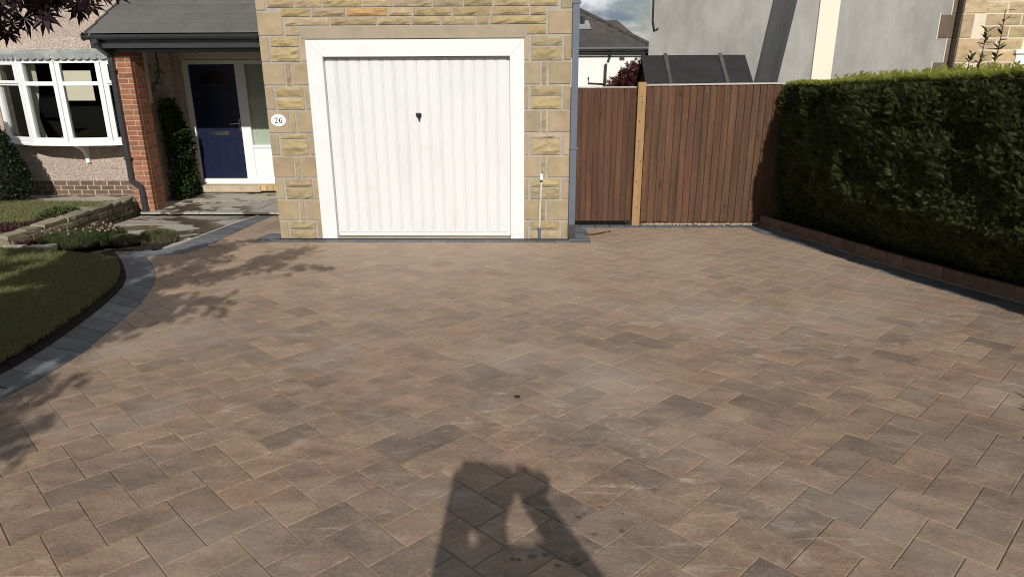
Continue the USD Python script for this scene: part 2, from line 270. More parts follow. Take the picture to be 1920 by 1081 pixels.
MATS['pebbledash'] = usdkit.material(stage, '/World/Looks/pebbledash', {
    'g': ('geometry', {}), 'v': ('voronoi_texture', {'scale': 105.0, 'feature': 'f1'}), 'bw': ('rgb_to_bw', {}), 'n': ('noise_texture', {'scale': 1.6, 'detail': 5.0}),
    'r': ('rgb_ramp', {'ramp': [(0.0, (0.15, 0.10, 0.08)), (0.2, (0.34, 0.255, 0.205)), (0.45, (0.52, 0.42, 0.35)), (0.75, (0.63, 0.53, 0.455)), (1.0, (0.78, 0.72, 0.66))]}),
    'd': ('rgb_ramp', {'ramp': [(0.0, (1.05,) * 3), (0.55, (0.9,) * 3), (0.85, (0.55,) * 3)]}), 'w': ('rgb_ramp', {'ramp': [(0.35, (0.86, 0.86, 0.86)), (0.65, (1.06, 1.05, 1.04))]}),
    'm1': ('mix', {'mix_type': 'multiply', 'fac': 1.0}), 'm2': ('mix', {'mix_type': 'multiply', 'fac': 1.0}), 'i': ('invert', {}), 'b': ('bump', {'strength': 0.9, 'distance': 0.008}), 'p': ('principled_bsdf', {'roughness': 0.92, 'specular_ior_level': 0.2})},
    [('g.position', 'v.vector'), ('g.position', 'n.vector'), ('v.color', 'bw.color'), ('bw.val', 'r.fac'), ('v.distance', 'd.fac'), ('n.fac', 'w.fac'), ('r.color', 'm1.color1'), ('d.color', 'm1.color2'), ('m1.color', 'm2.color1'), ('w.color', 'm2.color2'),
     ('m2.color', 'p.base_color'), ('v.distance', 'i.color'), ('i.color', 'b.height'), ('b.normal', 'p.normal')], surface='p.BSDF')
leafmat('conifer', [(0.0, (0.060, 0.075, 0.022)), (0.4, (0.150, 0.170, 0.045)), (0.8, (0.25, 0.265, 0.075)), (0.96, (0.34, 0.335, 0.12)), (1.0, (0.34, 0.18, 0.07))], 0.3, 0.5)
leafmat('sunlit_conifer', [(0.0, (0.22, 0.24, 0.035)), (0.5, (0.36, 0.36, 0.055)), (1.0, (0.50, 0.45, 0.08))], 0.4, 0.6)  # sunlit hedge top, its brightness put into the leaf colour
leafmat('acer_leaf', [(0.0, (0.022, 0.010, 0.014)), (0.6, (0.045, 0.016, 0.019)), (1.0, (0.085, 0.022, 0.020))], 0.3, 0.45)
leafmat('red_leaf', [(0.0, (0.06, 0.014, 0.013)), (0.6, (0.11, 0.024, 0.018)), (1.0, (0.17, 0.04, 0.022))], 0.3, 0.5)
leafmat('ivy_leaf', [(0.0, (0.030, 0.055, 0.014)), (0.6, (0.070, 0.105, 0.028)), (1.0, (0.14, 0.18, 0.05))], 0.15, 0.35)
leafmat('box_leaf', [(0.0, (0.012, 0.022, 0.008)), (0.6, (0.024, 0.040, 0.012)), (1.0, (0.05, 0.07, 0.02))], 0.15, 0.4)
leafmat('laurel_leaf', [(0.0, (0.03, 0.05, 0.014)), (0.6, (0.06, 0.09, 0.022)), (1.0, (0.12, 0.16, 0.035))], 0.3, 0.35)
leafmat('grass_blade', [(0.0, (0.17, 0.18, 0.075)), (0.5, (0.29, 0.275, 0.125)), (0.8, (0.42, 0.37, 0.195)), (1.0, (0.55, 0.47, 0.29))], 0.35, 0.6)
leafmat('thrift_blade', [(0.0, (0.065, 0.085, 0.028)), (0.6, (0.13, 0.15, 0.052)), (1.0, (0.24, 0.22, 0.09))], 0.25, 0.6)
leafmat('heather_tip', [(0.0, (0.13, 0.13, 0.065)), (0.6, (0.22, 0.215, 0.11)), (1.0, (0.36, 0.33, 0.19))], 0.25, 0.7)
leafmat('pink_flower', [(0.0, (0.38, 0.22, 0.23)), (1.0, (0.62, 0.48, 0.46))], 0.3, 0.7)
leafmat('sedum', [(0.0, (0.05, 0.016, 0.018)), (0.7, (0.11, 0.032, 0.034)), (1.0, (0.17, 0.06, 0.05))], 0.15, 0.6)
# ---------------------------------------------------------------- the setting: ground, drive, edging, kerb
def sheet(x0, x1, y0, y1, nx, ny, zf):
    X, Y = np.meshgrid(np.linspace(x0, x1, nx), np.linspace(y0, y1, ny), indexing='ij')
    v = np.stack([X, Y, zf(X, Y)], -1).reshape(-1, 3); f = []
    for i in range(nx - 1):
        for j in range(ny - 1):
            a = i * ny + j; f += [(a, a + ny, a + ny + 1), (a, a + ny + 1, a + 1)]
    return v, np.array(f)
def drape(poly, zf, step=0.4):
    """A polygon cut into a grid and laid on zf, as a sheet."""
    x0, y0, x1, y1 = poly.bounds; out = []
    for i in range(int((x1 - x0) / step) + 1):
        for j in range(int((y1 - y0) / step) + 1):
            c = poly.intersection(Polygon([(x0 + i * step, y0 + j * step), (x0 + (i + 1) * step, y0 + j * step), (x0 + (i + 1) * step, y0 + (j + 1) * step), (x0 + i * step, y0 + (j + 1) * step)]))
            for g in getattr(c, 'geoms', [c]):
                if g.geom_type == 'Polygon' and g.area > 1e-5:
                    v, f = trimesh.creation.triangulate_polygon(g, engine='earcut'); v = np.asarray(v)
                    f = np.asarray(f); 
                    a = v[f[:, 0]]; b = v[f[:, 1]]; c3 = v[f[:, 2]]
                    flip = ((b - a)[:, 0] * (c3 - a)[:, 1] - (b - a)[:, 1] * (c3 - a)[:, 0]) < 0
                    f[flip] = f[flip][:, ::-1]
                    out.append((np.c_[v, zf(v[:, 0], v[:, 1])], f))
    return join(out)
gx = np.r_[-250, -120, -60, -30, np.linspace(-14, 14, 29), 30, 60, 120, 250.]; gy = np.r_[-250, -120, -60, -30, np.linspace(-12, 12, 25), 30, 60, 120, 250.]
GX, GY = np.meshgrid(gx, gy, indexing='ij'); GZ = np.minimum(gz(GX, GY), gp(GX, GY)) - 0.10 - 0.12 * ((GX < -2.95) & (GY > 0))
f = [t for i in range(len(gx) - 1) for j in range(len(gy) - 1) for a in [i * len(gy) + j] for t in ((a, a + len(gy), a + len(gy) + 1), (a, a + len(gy) + 1, a + 1))]
obj('ground', (np.stack([GX, GY, GZ], -1).reshape(-1, 3), np.array(f)), 'ground', kind='structure')
obj('road', sheet(-60, 60, -15.5, -6.17, 3, 8, lambda x, y: gp(x, y) - 0.012), 'asphalt', kind='structure')

def spline(P, n):
    P = np.asarray(P, float); d = np.r_[0, np.cumsum(np.linalg.norm(np.diff(P, axis=0), axis=1))]
    from scipy.interpolate import PchipInterpolator
    t = np.linspace(0, d[-1], n); return np.c_[PchipInterpolator(d, P[:, 0])(t), PchipInterpolator(d, P[:, 1])(t)]
inner = spline([(-3.30, -5.955), (-3.10, -5.2), (-2.99, -4.6), (-2.945, -4.2), (-2.95, -3.85), (-3.02, -3.45), (-3.09, -3.05), (-3.20, -2.60), (-3.39, -2.04), (-3.60, -1.62), (-3.82, -1.27), (-4.03, -0.99)], 27)
outer = spline([(-3.58, -5.93), (-3.37, -5.2), (-3.26, -4.7), (-3.22, -4.25), (-3.235, -3.95), (-3.29, -3.5), (-3.40, -2.93), (-3.60, -2.19), (-3.82, -1.74), (-4.09, -1.32), (-4.30, -1.02), (-4.50, -0.78)], 27)
drive = Polygon([tuple(p) for p in inner] + [(-3.69, -0.84), (-3.60, -0.26), (-3.70, 0.70), (-3.81, 1.66), (-3.85, 2.24), (-2.96, 2.24), (-2.96, 0.30), (-3.20, 0.30), (-3.20, -0.255), (0.68, -0.255), (0.68, 0.61), (2.66, 0.66), (2.686, 0.70), (3.063, -0.59), (3.364, -1.785), (3.741, -2.812), (4.28, -4.2), (5.0, -5.955)])
dpath = obj('driveway', drape(drive.buffer(0.02), lambda x, y: gz(x, y) - 0.0042), 'joint_sand', kind='structure')

def inset(P, d):
    P = np.asarray(P, float); n = len(P); e = np.roll(P, -1, 0) - P; L = np.linalg.norm(e, axis=1)
    nrm = np.c_[-e[:, 1], e[:, 0]] / L[:, None]; out = []
    for i in range(n):
        a, b = nrm[i - 1], nrm[i]; k = 1 + a @ b
        out.append(P[i] + d * (a + b) / max(k, 0.35))
    return np.array(out)
def block(P, zf, top, depth, ch, tilt=0.0):
    """A paving block on outline P (ccw), its top at zf + top, with a small chamfer ch."""
    P = np.asarray(P, float)
    if len(P) < 3: return None
    Q = inset(P, ch); n = len(P); c = P.mean(0); dz = tilt * (P - c).sum(1)
    za, zb = zf(P[:, 0], P[:, 1]) + top + dz, zf(Q[:, 0], Q[:, 1]) + top + tilt * (Q - c).sum(1)
    v = np.vstack([np.c_[P, zf(P[:, 0], P[:, 1]) - depth], np.c_[P, za - ch * 0.8], np.c_[Q, zb]]); f = []
    for k in (0, n):
        for i in range(n):
            j = (i + 1) % n; f += [(k + i, k + j, k + n + j), (k + i, k + n + j, k + n + i)]
    if n == 4: f += [(2 * n, 2 * n + 1, 2 * n + 2), (2 * n, 2 * n + 2, 2 * n + 3)]
    else:
        tv, tf = trimesh.creation.triangulate_polygon(Polygon(Q), engine='earcut'); tv = np.asarray(tv)
        for t in np.asarray(tf):
            q = tv[t]; 
            if (q[1] - q[0])[0] * (q[2] - q[0])[1] - (q[1] - q[0])[1] * (q[2] - q[0])[0] < 0: t = t[::-1]
            f.append(tuple(2 * n + int(np.argmin(((Q - tv[k2]) ** 2).sum(1))) for k2 in t))
    return v, np.array(f)
def ring(g):
    P = np.array(g.exterior.coords)[:-1]
    return P if g.exterior.is_ccw else P[::-1]
def screen_area(v):
    q = (np.asarray(v) - np.array(_C)) @ np.array([_R, _U, _B]).T
    if (q[:, 2] > -0.3).any(): return 0.0
    x, y = 1310 * q[:, 0] / -q[:, 2], 1310 * q[:, 1] / -q[:, 2]
    if x.max() < -960 or x.min() > 960 or y.max() < -540 or y.min() > 540: return 0.0
    return (x.max() - x.min()) * (y.max() - y.min())
PT = np.array([(1.03, 0.99, 0.95), (1.12, 1.06, 0.98), (0.93, 0.93, 0.95), (1.20, 1.14, 1.05), (0.82, 0.83, 0.86), (1.12, 1.0, 0.93), (0.98, 0.95, 0.93), (0.70, 0.71, 0.75)])
PW = np.array([0.2, 0.18, 0.16, 0.14, 0.12, 0.1, 0.06, 0.04]); PW = PW / PW.sum()
th = math.radians(44.0); eu = np.array([math.sin(th), math.cos(th)]); ev = -np.array([math.cos(th), -math.sin(th)])
W_, L_, O_ = 0.17, 0.265, np.array([-0.29, -0.018]); pav = []
for n in range(-80, 80):
    for m in range(-60, 60):
        o = O_ + n * np.array([W_, W_]) + m * np.array([L_, -L_])
        for (a0, b0, a1, b1) in ((0, 0, L_, W_), (L_, W_ - L_, L_ + W_, W_)):
            g = 0.0018 + U(0, 0.0012)
            P = [(a0 + g, b0 + g), (a1 - g, b0 + g), (a1 - g, b1 - g), (a0 + g, b1 - g)]
            P = np.array([eu * (o[0] + a) + ev * (o[1] + b) for a, b in P])
            if P[:, 1].min() > 2.5 or P[:, 1].max() < -6.2 or P[:, 0].min() < -4.4 or P[:, 0].max() > 5.5: continue
            q = Polygon(P)
            if not q.intersects(drive): continue
            q = q if drive.contains(q) else q.intersection(drive.buffer(-0.002))
            for gg in getattr(q, 'geoms', [q]):
                if gg.geom_type == 'Polygon' and gg.area > 0.0012:
                    gg = gg.simplify(0.004)
                    if gg.geom_type != 'Polygon' or gg.is_empty: continue
                    b = block(ring(gg), gz, U(-0.0010, 0.0010), 0.012, 0.0022, U(-0.003, 0.003))
                    if b is not None: pav.append((screen_area(b[0]), b, PT[rng.choice(8, p=PW)] * U(0.93, 1.07)))
pav.sort(key=lambda t: -t[0])
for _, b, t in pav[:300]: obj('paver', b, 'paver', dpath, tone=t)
rest = pav[300:]
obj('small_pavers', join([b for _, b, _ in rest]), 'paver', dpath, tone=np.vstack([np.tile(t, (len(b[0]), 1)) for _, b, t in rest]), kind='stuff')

def edging(name, rails, mat, n0, top=0.002, zf=gz, lo=0.8, hi=1.15, ch=0.003):
    """Blocks between two rails of equal length."""
    A, B = rails; base = Polygon(list(map(tuple, A)) + list(map(tuple, B[::-1]))).buffer(0)
    p = obj(name, drape(base, lambda x, y: zf(x, y) - 0.012, 0.5), 'joint_sand', kind='structure')
    for i in range(len(A) - 1):
        Q = np.array([A[i], A[i + 1], B[i + 1], B[i]]); s = Polygon(Q)
        if not s.exterior.is_ccw: Q = Q[::-1]
        Q = inset(Q, 0.0025)
        obj('edging_block', block(Q, zf, top + U(-0.001, 0.001), 0.014, ch), mat, p, tone=np.full(3, U(lo, hi)))
    return p
edging('curved_edging_strip', (inner, outer), 'charcoal_block', 0)
A = spline([(-4.04, -0.98), (-3.70, -0.84), (-3.61, -0.26), (-3.71, 0.70), (-3.82, 1.66), (-3.86, 2.24)], 19); B = spline([(-4.49, -0.76), (-4.04, -0.66), (-3.955, -0.203), (-4.02, 0.90), (-4.06, 1.80), (-4.07, 2.24)], 19)
edging('path_edging_strip', (A, B), 'charcoal_block', 0)
xs = np.linspace(-3.20, 0.68, 20)
edging('garage_edging_strip', (np.c_[xs, np.full(20, -0.255)], np.c_[xs, np.full(20, -0.105)]), 'charcoal_block', 0)
edging('garage_side_strip', (np.c_[np.full(5, -3.20), np.linspace(-0.102, 0.30, 5)], np.c_[np.full(5, -2.955), np.linspace(-0.102, 0.30, 5)]), 'charcoal_block', 0)
edging('garage_corner_strip', (np.c_[np.full(5, 0.68), np.linspace(-0.102, 0.62, 5)], np.c_[np.full(5, 0.435), np.linspace(-0.102, 0.62, 5)]), 'charcoal_block', 0)
xs = np.linspace(0.44, 2.68, 13)
edging('fence_edging_strip', (np.c_[xs, 0.625 + 0.02 * xs], np.c_[xs, np.full(13, 0.845)]), 'charcoal_block', 0)
R1 = spline([(2.69, 0.80), (2.686, 0.70), (3.063, -0.59), (3.364, -1.785), (3.741, -2.812), (4.28, -4.2), (5.0, -5.93)], 34)
R2 = spline([(2.90, 0.85), (2.93, 0.74), (3.25, -0.42), (3.53, -1.47), (3.905, -2.50), (4.47, -3.95), (5.22, -5.93)], 34)
edging('kerb_edging_strip', (R1, R2), 'charcoal_block', 0)
xs = np.linspace(-3.3, 5.0, 36)
edging('front_edging_strip', (np.c_[xs, np.full(36, -6.16)], np.c_[xs, np.full(36, -5.957)]), 'charcoal_block', 0)

# raised kerb in front of the hedge bed
K1 = R2.copy(); d = np.gradient(K1, axis=0); nn = np.c_[-d[:, 1], d[:, 0]]; nn /= np.linalg.norm(nn, axis=1, keepdims=True)
if (nn[:, 0] < 0).any(): nn = -nn
K1 = K1 + nn * 0.004; K2 = K1 + nn * 0.055
bed = Polygon([tuple(p) for p in K2] + [(7.5, -5.93), (7.5, 0.85)]).buffer(0)
obj('hedge_bed', drape(bed, lambda x, y: gp(x, y) + 0.085 + 0.02 * meshkit.noise(np.stack([x * 3, y * 3, x * 0], -1)), 0.3), 'soil', kind='structure')
kp = obj('kerb', join([hexa([(*K1[i], gz(*K1[i]) - 0.03), (*K1[i + 1], gz(*K1[i + 1]) - 0.03), (*(K1[i + 1] * .2 + K2[i + 1] * .8), gz(*K1[i + 1]) - 0.03), (*(K1[i] * .2 + K2[i] * .8), gz(*K1[i]) - 0.03),
                        (*(K1[i] * .8 + K2[i] * .2), gz(*K1[i]) + 0.11), (*(K1[i + 1] * .8 + K2[i + 1] * .2), gz(*K1[i + 1]) + 0.11), (*(K1[i + 1] * .2 + K2[i + 1] * .8), gz(*K1[i + 1]) + 0.11), (*(K1[i] * .2 + K2[i] * .8), gz(*K1[i]) + 0.11)]) for i in range(33)]), 'joint_sand', kind='structure')
for i in range(33):
    Q = np.array([K1[i], K1[i + 1], K2[i + 1], K2[i]]); Q = Q if Polygon(Q).exterior.is_ccw else Q[::-1]
    obj('kerb_block', block(inset(Q, 0.003), gz, 0.125 + U(-.003, .003), 0.02, 0.008), 'kerb_block', kp, tone=np.full(3, U(0.8, 1.15)))

# lawns, soil border, flagged path and porch floor
lawn = Polygon([(-9.5, -5.93)] + [tuple(p + (-0.11, 0.02)) for p in outer[:-3]] + [(-4.75, -1.05), (-5.4, -0.80), (-9.5, -0.74)])
obj('lawn', drape(lawn, lambda x, y: gp(x, y) + 0.035, 0.4), 'lawn', kind='structure')
border = Polygon([tuple(p + (-0.16, 0.02)) for p in outer] + [(-4.3, -0.35), (-4.6, -0.2), (-5.6, -0.2), (-9.5, -0.5), (-9.5, -0.2), (-4.10, -0.2), (-4.05, -0.66)] + [tuple(p) for p in outer[::-1]]).buffer(0)
obj('border_soil', drape(border, lambda x, y: gp(x, y) - 0.006 + 0.018 * meshkit.noise(np.stack([x * 9, y * 9, x * 0], -1)), 0.12), 'soil', kind='structure')
upper = Polygon([(-9.5, -0.25), (-5.86, -0.25), (-5.86, 1.0), (-6.12, 2.36), (-9.5, 2.36)])
obj('upper_lawn', drape(upper, lambda x, y: gp(x, y) + 0.07, 0.4), 'lawn', kind='structure')
def flags(name, cells, zf, mat='flag_stone', joint='joint_sand', gap=0.006):
    P = unary_union([Polygon(c) for c in cells]); p = obj(name, drape(P.buffer(0.003), lambda x, y: zf(x, y) - 0.012, 0.6), joint, kind='structure')
    for c in cells:
        c = Polygon(c); c = np.array(c.exterior.coords)[:-1] if c.exterior.is_ccw else np.array(c.exterior.coords)[:-1][::-1]
        obj('flag_stone', block(inset(c, gap), zf, U(-.002, .002), 0.03, 0.006), mat, p, tone=np.array([1, 0.99, 0.97]) * U(0.82, 1.15) * (1 + np.array([U(-.03, .05), 0, U(-.04, .03)])))
def clip_cells(rects, poly):
    out = []
    for r in rects:
        q = Polygon(r).intersection(poly)
        for g in getattr(q, 'geoms', [q]):
            if g.geom_type == 'Polygon' and g.area > 0.004: out.append(list(g.exterior.coords)[:-1])
    return out
path_poly = Polygon([(-5.62, -0.10), (-4.30, -0.30), (-4.06, -0.58), (-3.99, -0.203), (-4.052, 0.90), (-4.092, 1.80), (-4.10, 2.23), (-5.90, 2.23), (-5.66, 1.0), (-5.60, 0.1)])
rows = [-0.62, -0.05, 0.55, 1.15, 1.62, 2.23]; rects = []
for i in range(5):
    x = -6.05 + (0.25, 0.5, 0.1, 0.42, 0.3)[i] - 0.5
    while x < -3.9:
        w = (0.9, 0.62, 0.78, 0.55)[int(U(0, 4))]; rects.append([(x, rows[i]), (x + w, rows[i]), (x + w, rows[i + 1]), (x, rows[i + 1])]); x += w
flags('flagged_path', clip_cells(rects, path_poly), gz)
obj('path_trim', [hexa([(*p, gz(*p) - 0.02), (*q, gz(*q) - 0.02), (q[0] + 0.03, q[1], gz(*q) - 0.02), (p[0] + 0.03, p[1], gz(*p) - 0.02), (*p, gz(*p) + 0.006), (*q, gz(*q) + 0.006), (q[0] + 0.03, q[1], gz(*q) + 0.006), (p[0] + 0.03, p[1], gz(*p) + 0.006)])
                  for p, q in zip([(-4.085, -0.60), (-3.99, -0.203), (-4.052, 0.90), (-4.092, 1.80)], [(-3.99, -0.203), (-4.052, 0.90), (-4.092, 1.80), (-4.10, 2.24)])], 'pale_stone', kind='structure', tone=np.full(3, 1.25))
def porch_z(x, y): return -0.178 - 0.03 * (np.asarray(y, float) - 2.25) + 0 * np.asarray(x, float)
rects = []
for y0, y1, off in ((2.25, 2.58, 0.0), (2.58, 3.25, -0.35), (3.25, 3.80, 0.15), (3.80, 4.20, -0.2)):
    x = -6.75 + off
    while x < -2.95:
        w = (0.95, 0.62, 1.15)[int(U(0, 3))]; rects.append([(x, y0), (x + w, y0), (x + w, y1), (x, y1)]); x += w
flags('porch_floor', clip_cells(rects, Polygon([(-6.0, 2.25), (-2.95, 2.25), (-2.95, 4.4), (-6.0, 4.4)])), porch_z, gap=0.004)
cells = []
x = -9.5
while x < -6.12:
    w = (0.75, 0.6, 0.9)[int(U(0, 3))]; cells.append([(x, 2.40), (min(x + w, -6.1), 2.40), (min(x + w, -6.1), 3.24), (x, 3.24)]); x += w
flags('house_side_path', cells, lambda x, y: gp(x, y) + 0.045)

# ---------------------------------------------------------------- the house with its garage and porch
house = thing('house', 'pebbledashed house with buff stone garage and tiled porch', 'house', (-4.5, 3.25, -0.1))
def split(a, b, w0, w1, r=rng):
    x, out = a, []
    while b - x > 1e-6:
        w = r.uniform(w0, w1)
        if b - (x + w) < w0 * 0.7: w = b - x
        out.append((x, x + w)); x += w
    return out
def facestone(x0, x1, z0, z1, y, proud, rough, face='front'):
    """A stone in a wall whose face lies at y (towards -y); rough > 0 gives a pitched face."""
    w, h = x1 - x0, z1 - z0
    if rough <= 0: 
        v, f = box(x0, x1, y - proud, y + 0.05, z0, z1, 0.004); v = v.copy(); return v, f
    nx, nz = max(2, min(6, int(w / 0.06) + 1)), max(2, min(4, int(h / 0.035) + 1))
    xs_, zs_ = np.linspace(x0, x1, nx + 1), np.linspace(z0, z1, nz + 1)
    X, Z = np.meshgrid(xs_, zs_, indexing='ij'); e = np.ones_like(X); e[0] = e[-1] = 0.15; e[:, 0] = e[:, -1] = 0.15
    s = rng.integers(1, 99999); d = proud * 0.4 + e * (proud * 0.6 + rough * (meshkit.noise(np.stack([X * 14, Z * 24, X * 0 + s], -1)) - 0.35))
    X = X + (e > .5) * rng.uniform(-.008, .008, X.shape)
    v = np.stack([X, y - d, Z], -1).reshape(-1, 3); m = nz + 1; f = []
    for i in range(nx):
        for j in range(nz):
            a = i * m + j; f += [(a, a + m, a + m + 1), (a, a + m + 1, a + 1)]
    b = len(v); rim = [i * m for i in range(nx + 1)] + [nx * m + j for j in range(1, m)] + [i * m + nz for i in range(nx - 1, -1, -1)] + [j for j in range(nz - 1, 0, -1)]
    v = np.vstack([v, v[rim] * [1, 0, 1] + [0, y + 0.05, 0]]); n = len(rim)
    for k in range(n):
        p, q = rim[k], rim[(k + 1) % n]; f += [(p, b + k, b + (k + 1) % n), (p, b + (k + 1) % n, q)]
    return v, np.array(f)
# garage front: mortar core in three pieces round the opening, then every stone
gw = obj('garage_wall', [box(-2.944, -2.42, 0.004, 0.30, -0.06, 2.20), box(-0.10, 0.426, 0.004, 0.30, -0.06, 2.20), box(-2.944, 0.426, 0.004, 0.30, 2.20, 3.10),
                         box(-2.944, -2.70, 0.30, 4.42, -0.4, 3.10), box(0.18, 0.426, 0.30, 6.0, -0.3, 3.10)], 'strap_mortar', house)
AT = lambda: np.array([1, 1, 1]) * U(0.88, 1.10) * (1 + np.array([U(-.03, .03), 0, U(-.06, .04)]))
def ash(x0, x1, z0, z1, t=None): obj('stone', facestone(x0, x1, z0, z1, 0.0, 0.006, 0), 'ashlar', gw, tone=AT() if t is None else t)
def pit(x0, x1, z0, z1, t=None):
    obj('stone', facestone(x0, x1, z0, z1, 0.0, 0.014, 0.026), 'pitched_stone', gw, tone=(np.array([1, 1, 1]) * U(0.82, 1.12) * (1 + np.array([U(-.04, .05), 0, U(-.15, .10)]))) if t is None else t)
lev = [-0.05, 0.207, 0.454, 0.702, 0.955, 1.205, 1.458, 1.717, 1.966, 2.232]; g = 0.011
for r in range(9):
    z0, z1 = lev[r] + g, lev[r + 1] - g
    if r % 2:                                                # quoin, slip, jamb
        for a, b, k in ((-2.945, -2.709, 0), (-2.689, -2.640, 1), (-2.619, -2.441, 0), (-0.079, 0.092, 0), (0.115, 0.162, 1), (0.188, 0.427, 0)):
            (pit if k else ash)(a, b, z0, z1)
    else:
        h = z0 + (z1 - z0) * (0.56 if r not in (4,) else 0.72) * U(.94, 1.06)
        for a, b in ((-2.945, -2.850), (-2.500, -2.441), (-0.079, -0.035), (0.352, 0.427)): ash(a, b, z0, z1)
        for a, b in ((-2.824, -2.520), (-0.006, 0.326)): pit(a, b, z0, h - 0.008); pit(a, b, h + 0.012, z1)
obj('lintel', facestone(-2.482, -0.070, 2.203, 2.330, 0.0, 0.012, 0), 'lintel_stone', house)
ash(-2.945, -2.672, 2.243, 2.473); pit(-2.648, -2.500, 2.243, 2.330); pit(-0.048, 0.150, 2.243, 2.330); ash(0.176, 0.427, 2.243, 2.473)
for a, b in ((-2.648, -2.17), (-2.15, -1.66), (-1.64, -1.30), (-1.28, -0.98), (-0.96, -0.60), (-0.58, -0.46), (-0.44, 0.150)): pit(a, b, 2.345, 2.418)
for i, (a, b) in enumerate(((-2.67, -2.37), (-2.35, -1.99), (-1.97, -1.54), (-1.52, -1.28), (-1.26, -0.86), (-0.84, -0.44), (-0.42, -0.03), (-0.01, 0.150))):
    pit(a, b, 2.434, 2.509, np.array([1.12, 0.90, 0.66]) if i == 2 else None)
ash(-2.945, -2.84, 2.495, 2.72); ash(0.31, 0.427, 2.495, 2.72); z = 2.525
for k in range(5):
    for a, b in split(-2.82 if z < 2.7 else -2.66, 0.29 if z < 2.7 else 0.15, 0.28, 0.48): pit(a, b - 0.018, z, z + 0.078)
    z += 0.096
ash(-2.945, -2.69, 2.74, 2.98); ash(0.18, 0.427, 2.74, 2.98)
obj('garage_roof', [hexa([(-3.2, -0.3, 3.10), (0.68, -0.3, 3.10), (0.68, 6.2, 3.10), (-3.2, 6.2, 3.10), (-3.2, -0.3, 3.2), (0.68, -0.3, 3.2), (0.68, 6.2, 5.0), (-3.2, 6.2, 5.0)])], 'slate_tile', house, tone=np.ones(3))
# white timber frame with mitred corners
fr = obj('garage_door_frame', hexa([(-2.440, -0.030, 0.0), (-2.266, -0.030, 0.0), (-2.266, 0.09, 0.0), (-2.440, 0.09, 0.0), (-2.440, -0.030, 2.194), (-2.266, -0.030, 2.020), (-2.266, 0.09, 2.020), (-2.440, 0.09, 2.194)]), 'white_paint', house)
obj('frame_board', hexa([(-0.234, -0.030, -0.004), (-0.080, -0.030, -0.004), (-0.080, 0.09, -0.004), (-0.234, 0.09, -0.004), (-0.234, -0.030, 2.020), (-0.080, -0.030, 2.194), (-0.080, 0.09, 2.194), (-0.234, 0.09, 2.020)]), 'white_paint', fr)
obj('frame_board', hexa([(-2.438, -0.0295, 2.194), (-2.265, -0.0295, 2.021), (-2.265, 0.09, 2.021), (-2.438, 0.09, 2.194), (-0.082, -0.0295, 2.194), (-0.235, -0.0295, 2.021), (-0.235, 0.09, 2.021), (-0.082, 0.09, 2.194)]), 'white_paint', fr)
# up-and-over door: pressed sheet with raised pans and narrow ribs
gd = obj('garage_door', box(-2.264, -0.236, 0.050, 0.075, 0.018, 2.018), 'garage_door_paint', house)
npan = 16; pw = 2.012 / npan
for i in range(npan):
    a = -2.256 + i * pw
    obj('panel', box(a + 0.004, a + pw - 0.030, 0.042, 0.052, 0.062, 2.004, 0.004), 'garage_door_paint', gd)
    if i < npan - 1: obj('rib', box(a + pw - 0.018, a + pw - 0.006, 0.038, 0.052, 0.062, 2.004, 0.004), 'garage_door_paint', gd)
obj('bottom_rail', box(-2.262, -0.238, 0.030, 0.052, 0.020, 0.058, 0.004), 'garage_door_paint', gd)
obj('handle', [xf(trimesh.creation.cylinder(0.024, 0.012, sections=20), rot((1, 0, 0), 90), (-1.252, 0.034, 1.385)), box(-1.263, -1.241, 0.020, 0.042, 1.335, 1.390, 0.008), box(-1.287, -1.222, 0.000, 0.022, 1.396, 1.424, 0.009), xf(trimesh.creation.cylinder(0.012, 0.05, sections=14), rot((1, 0, 0), 90), (-1.254, 0.02, 1.408))], 'iron', gd, smooth=40)
obj('threshold', box(-2.42, -0.10, -0.028, 0.20, -0.05, 0.012, 0.004), 'lintel_stone', house)
# meter pipe on the right pier
cp = obj('cable_conduit', tube([(0.098, -0.026, 0.12), (0.104, -0.026, 0.40), (0.116, -0.026, 0.71)], 0.0145, 10), 'conduit', house, smooth=40)
obj('conduit_cap', box(0.098, 0.134, -0.05, -0.004, 0.685, 0.755, 0.008), 'enamel', cp); obj('cap_clip', box(0.100, 0.130, -0.046, -0.006, 0.664, 0.684, 0.004), 'black_plastic', cp)  # black clip just below the white cap
obj('conduit_foot', tube([(0.094, -0.026, -0.02), (0.098, -0.026, 0.135)], 0.019, 10), 'grey_plastic', cp, smooth=40)
# garage downpipe at the right corner
dp = obj('downpipe', square_pipe([(0.468, -0.005, 3.05), (0.468, -0.005, 0.16)], 0.070, 0.070), 'grey_plastic', house)
obj('pipe_shoe', square_pipe([(0.468, -0.005, 0.17), (0.468, -0.005, 0.06), (0.480, -0.005, -0.005)], 0.082, 0.082), 'black_plastic', dp)
for z in (1.04, 2.55): obj('pipe_bracket', box(0.4275, 0.518, -0.048, 0.02, z - 0.014, z + 0.014, 0.004), 'grey_plastic', dp)
obj('gutter_outlet', xf(trimesh.creation.icosphere(2, 0.055), None, (0.468, -0.01, 2.615)), 'black_plastic', dp, smooth=True)
# drain channel with grating
dr = obj('drain_channel', box(-2.95, 0.44, -0.101, -0.034, -0.06, -0.006), 'black_plastic', kind='structure')
obj('grating_rim', [box(-2.95, 0.44, -0.102, -0.092, -0.01, 0.006), box(-2.95, 0.44, -0.044, -0.033, -0.01, 0.004)], 'iron', dr)
obj('grating_bars', join([box(x, x + 0.011, -0.0919, -0.0441, -0.01, 0.003) for x in np.arange(-2.945, 0.43, 0.0225)]), 'iron', dr, kind='stuff')
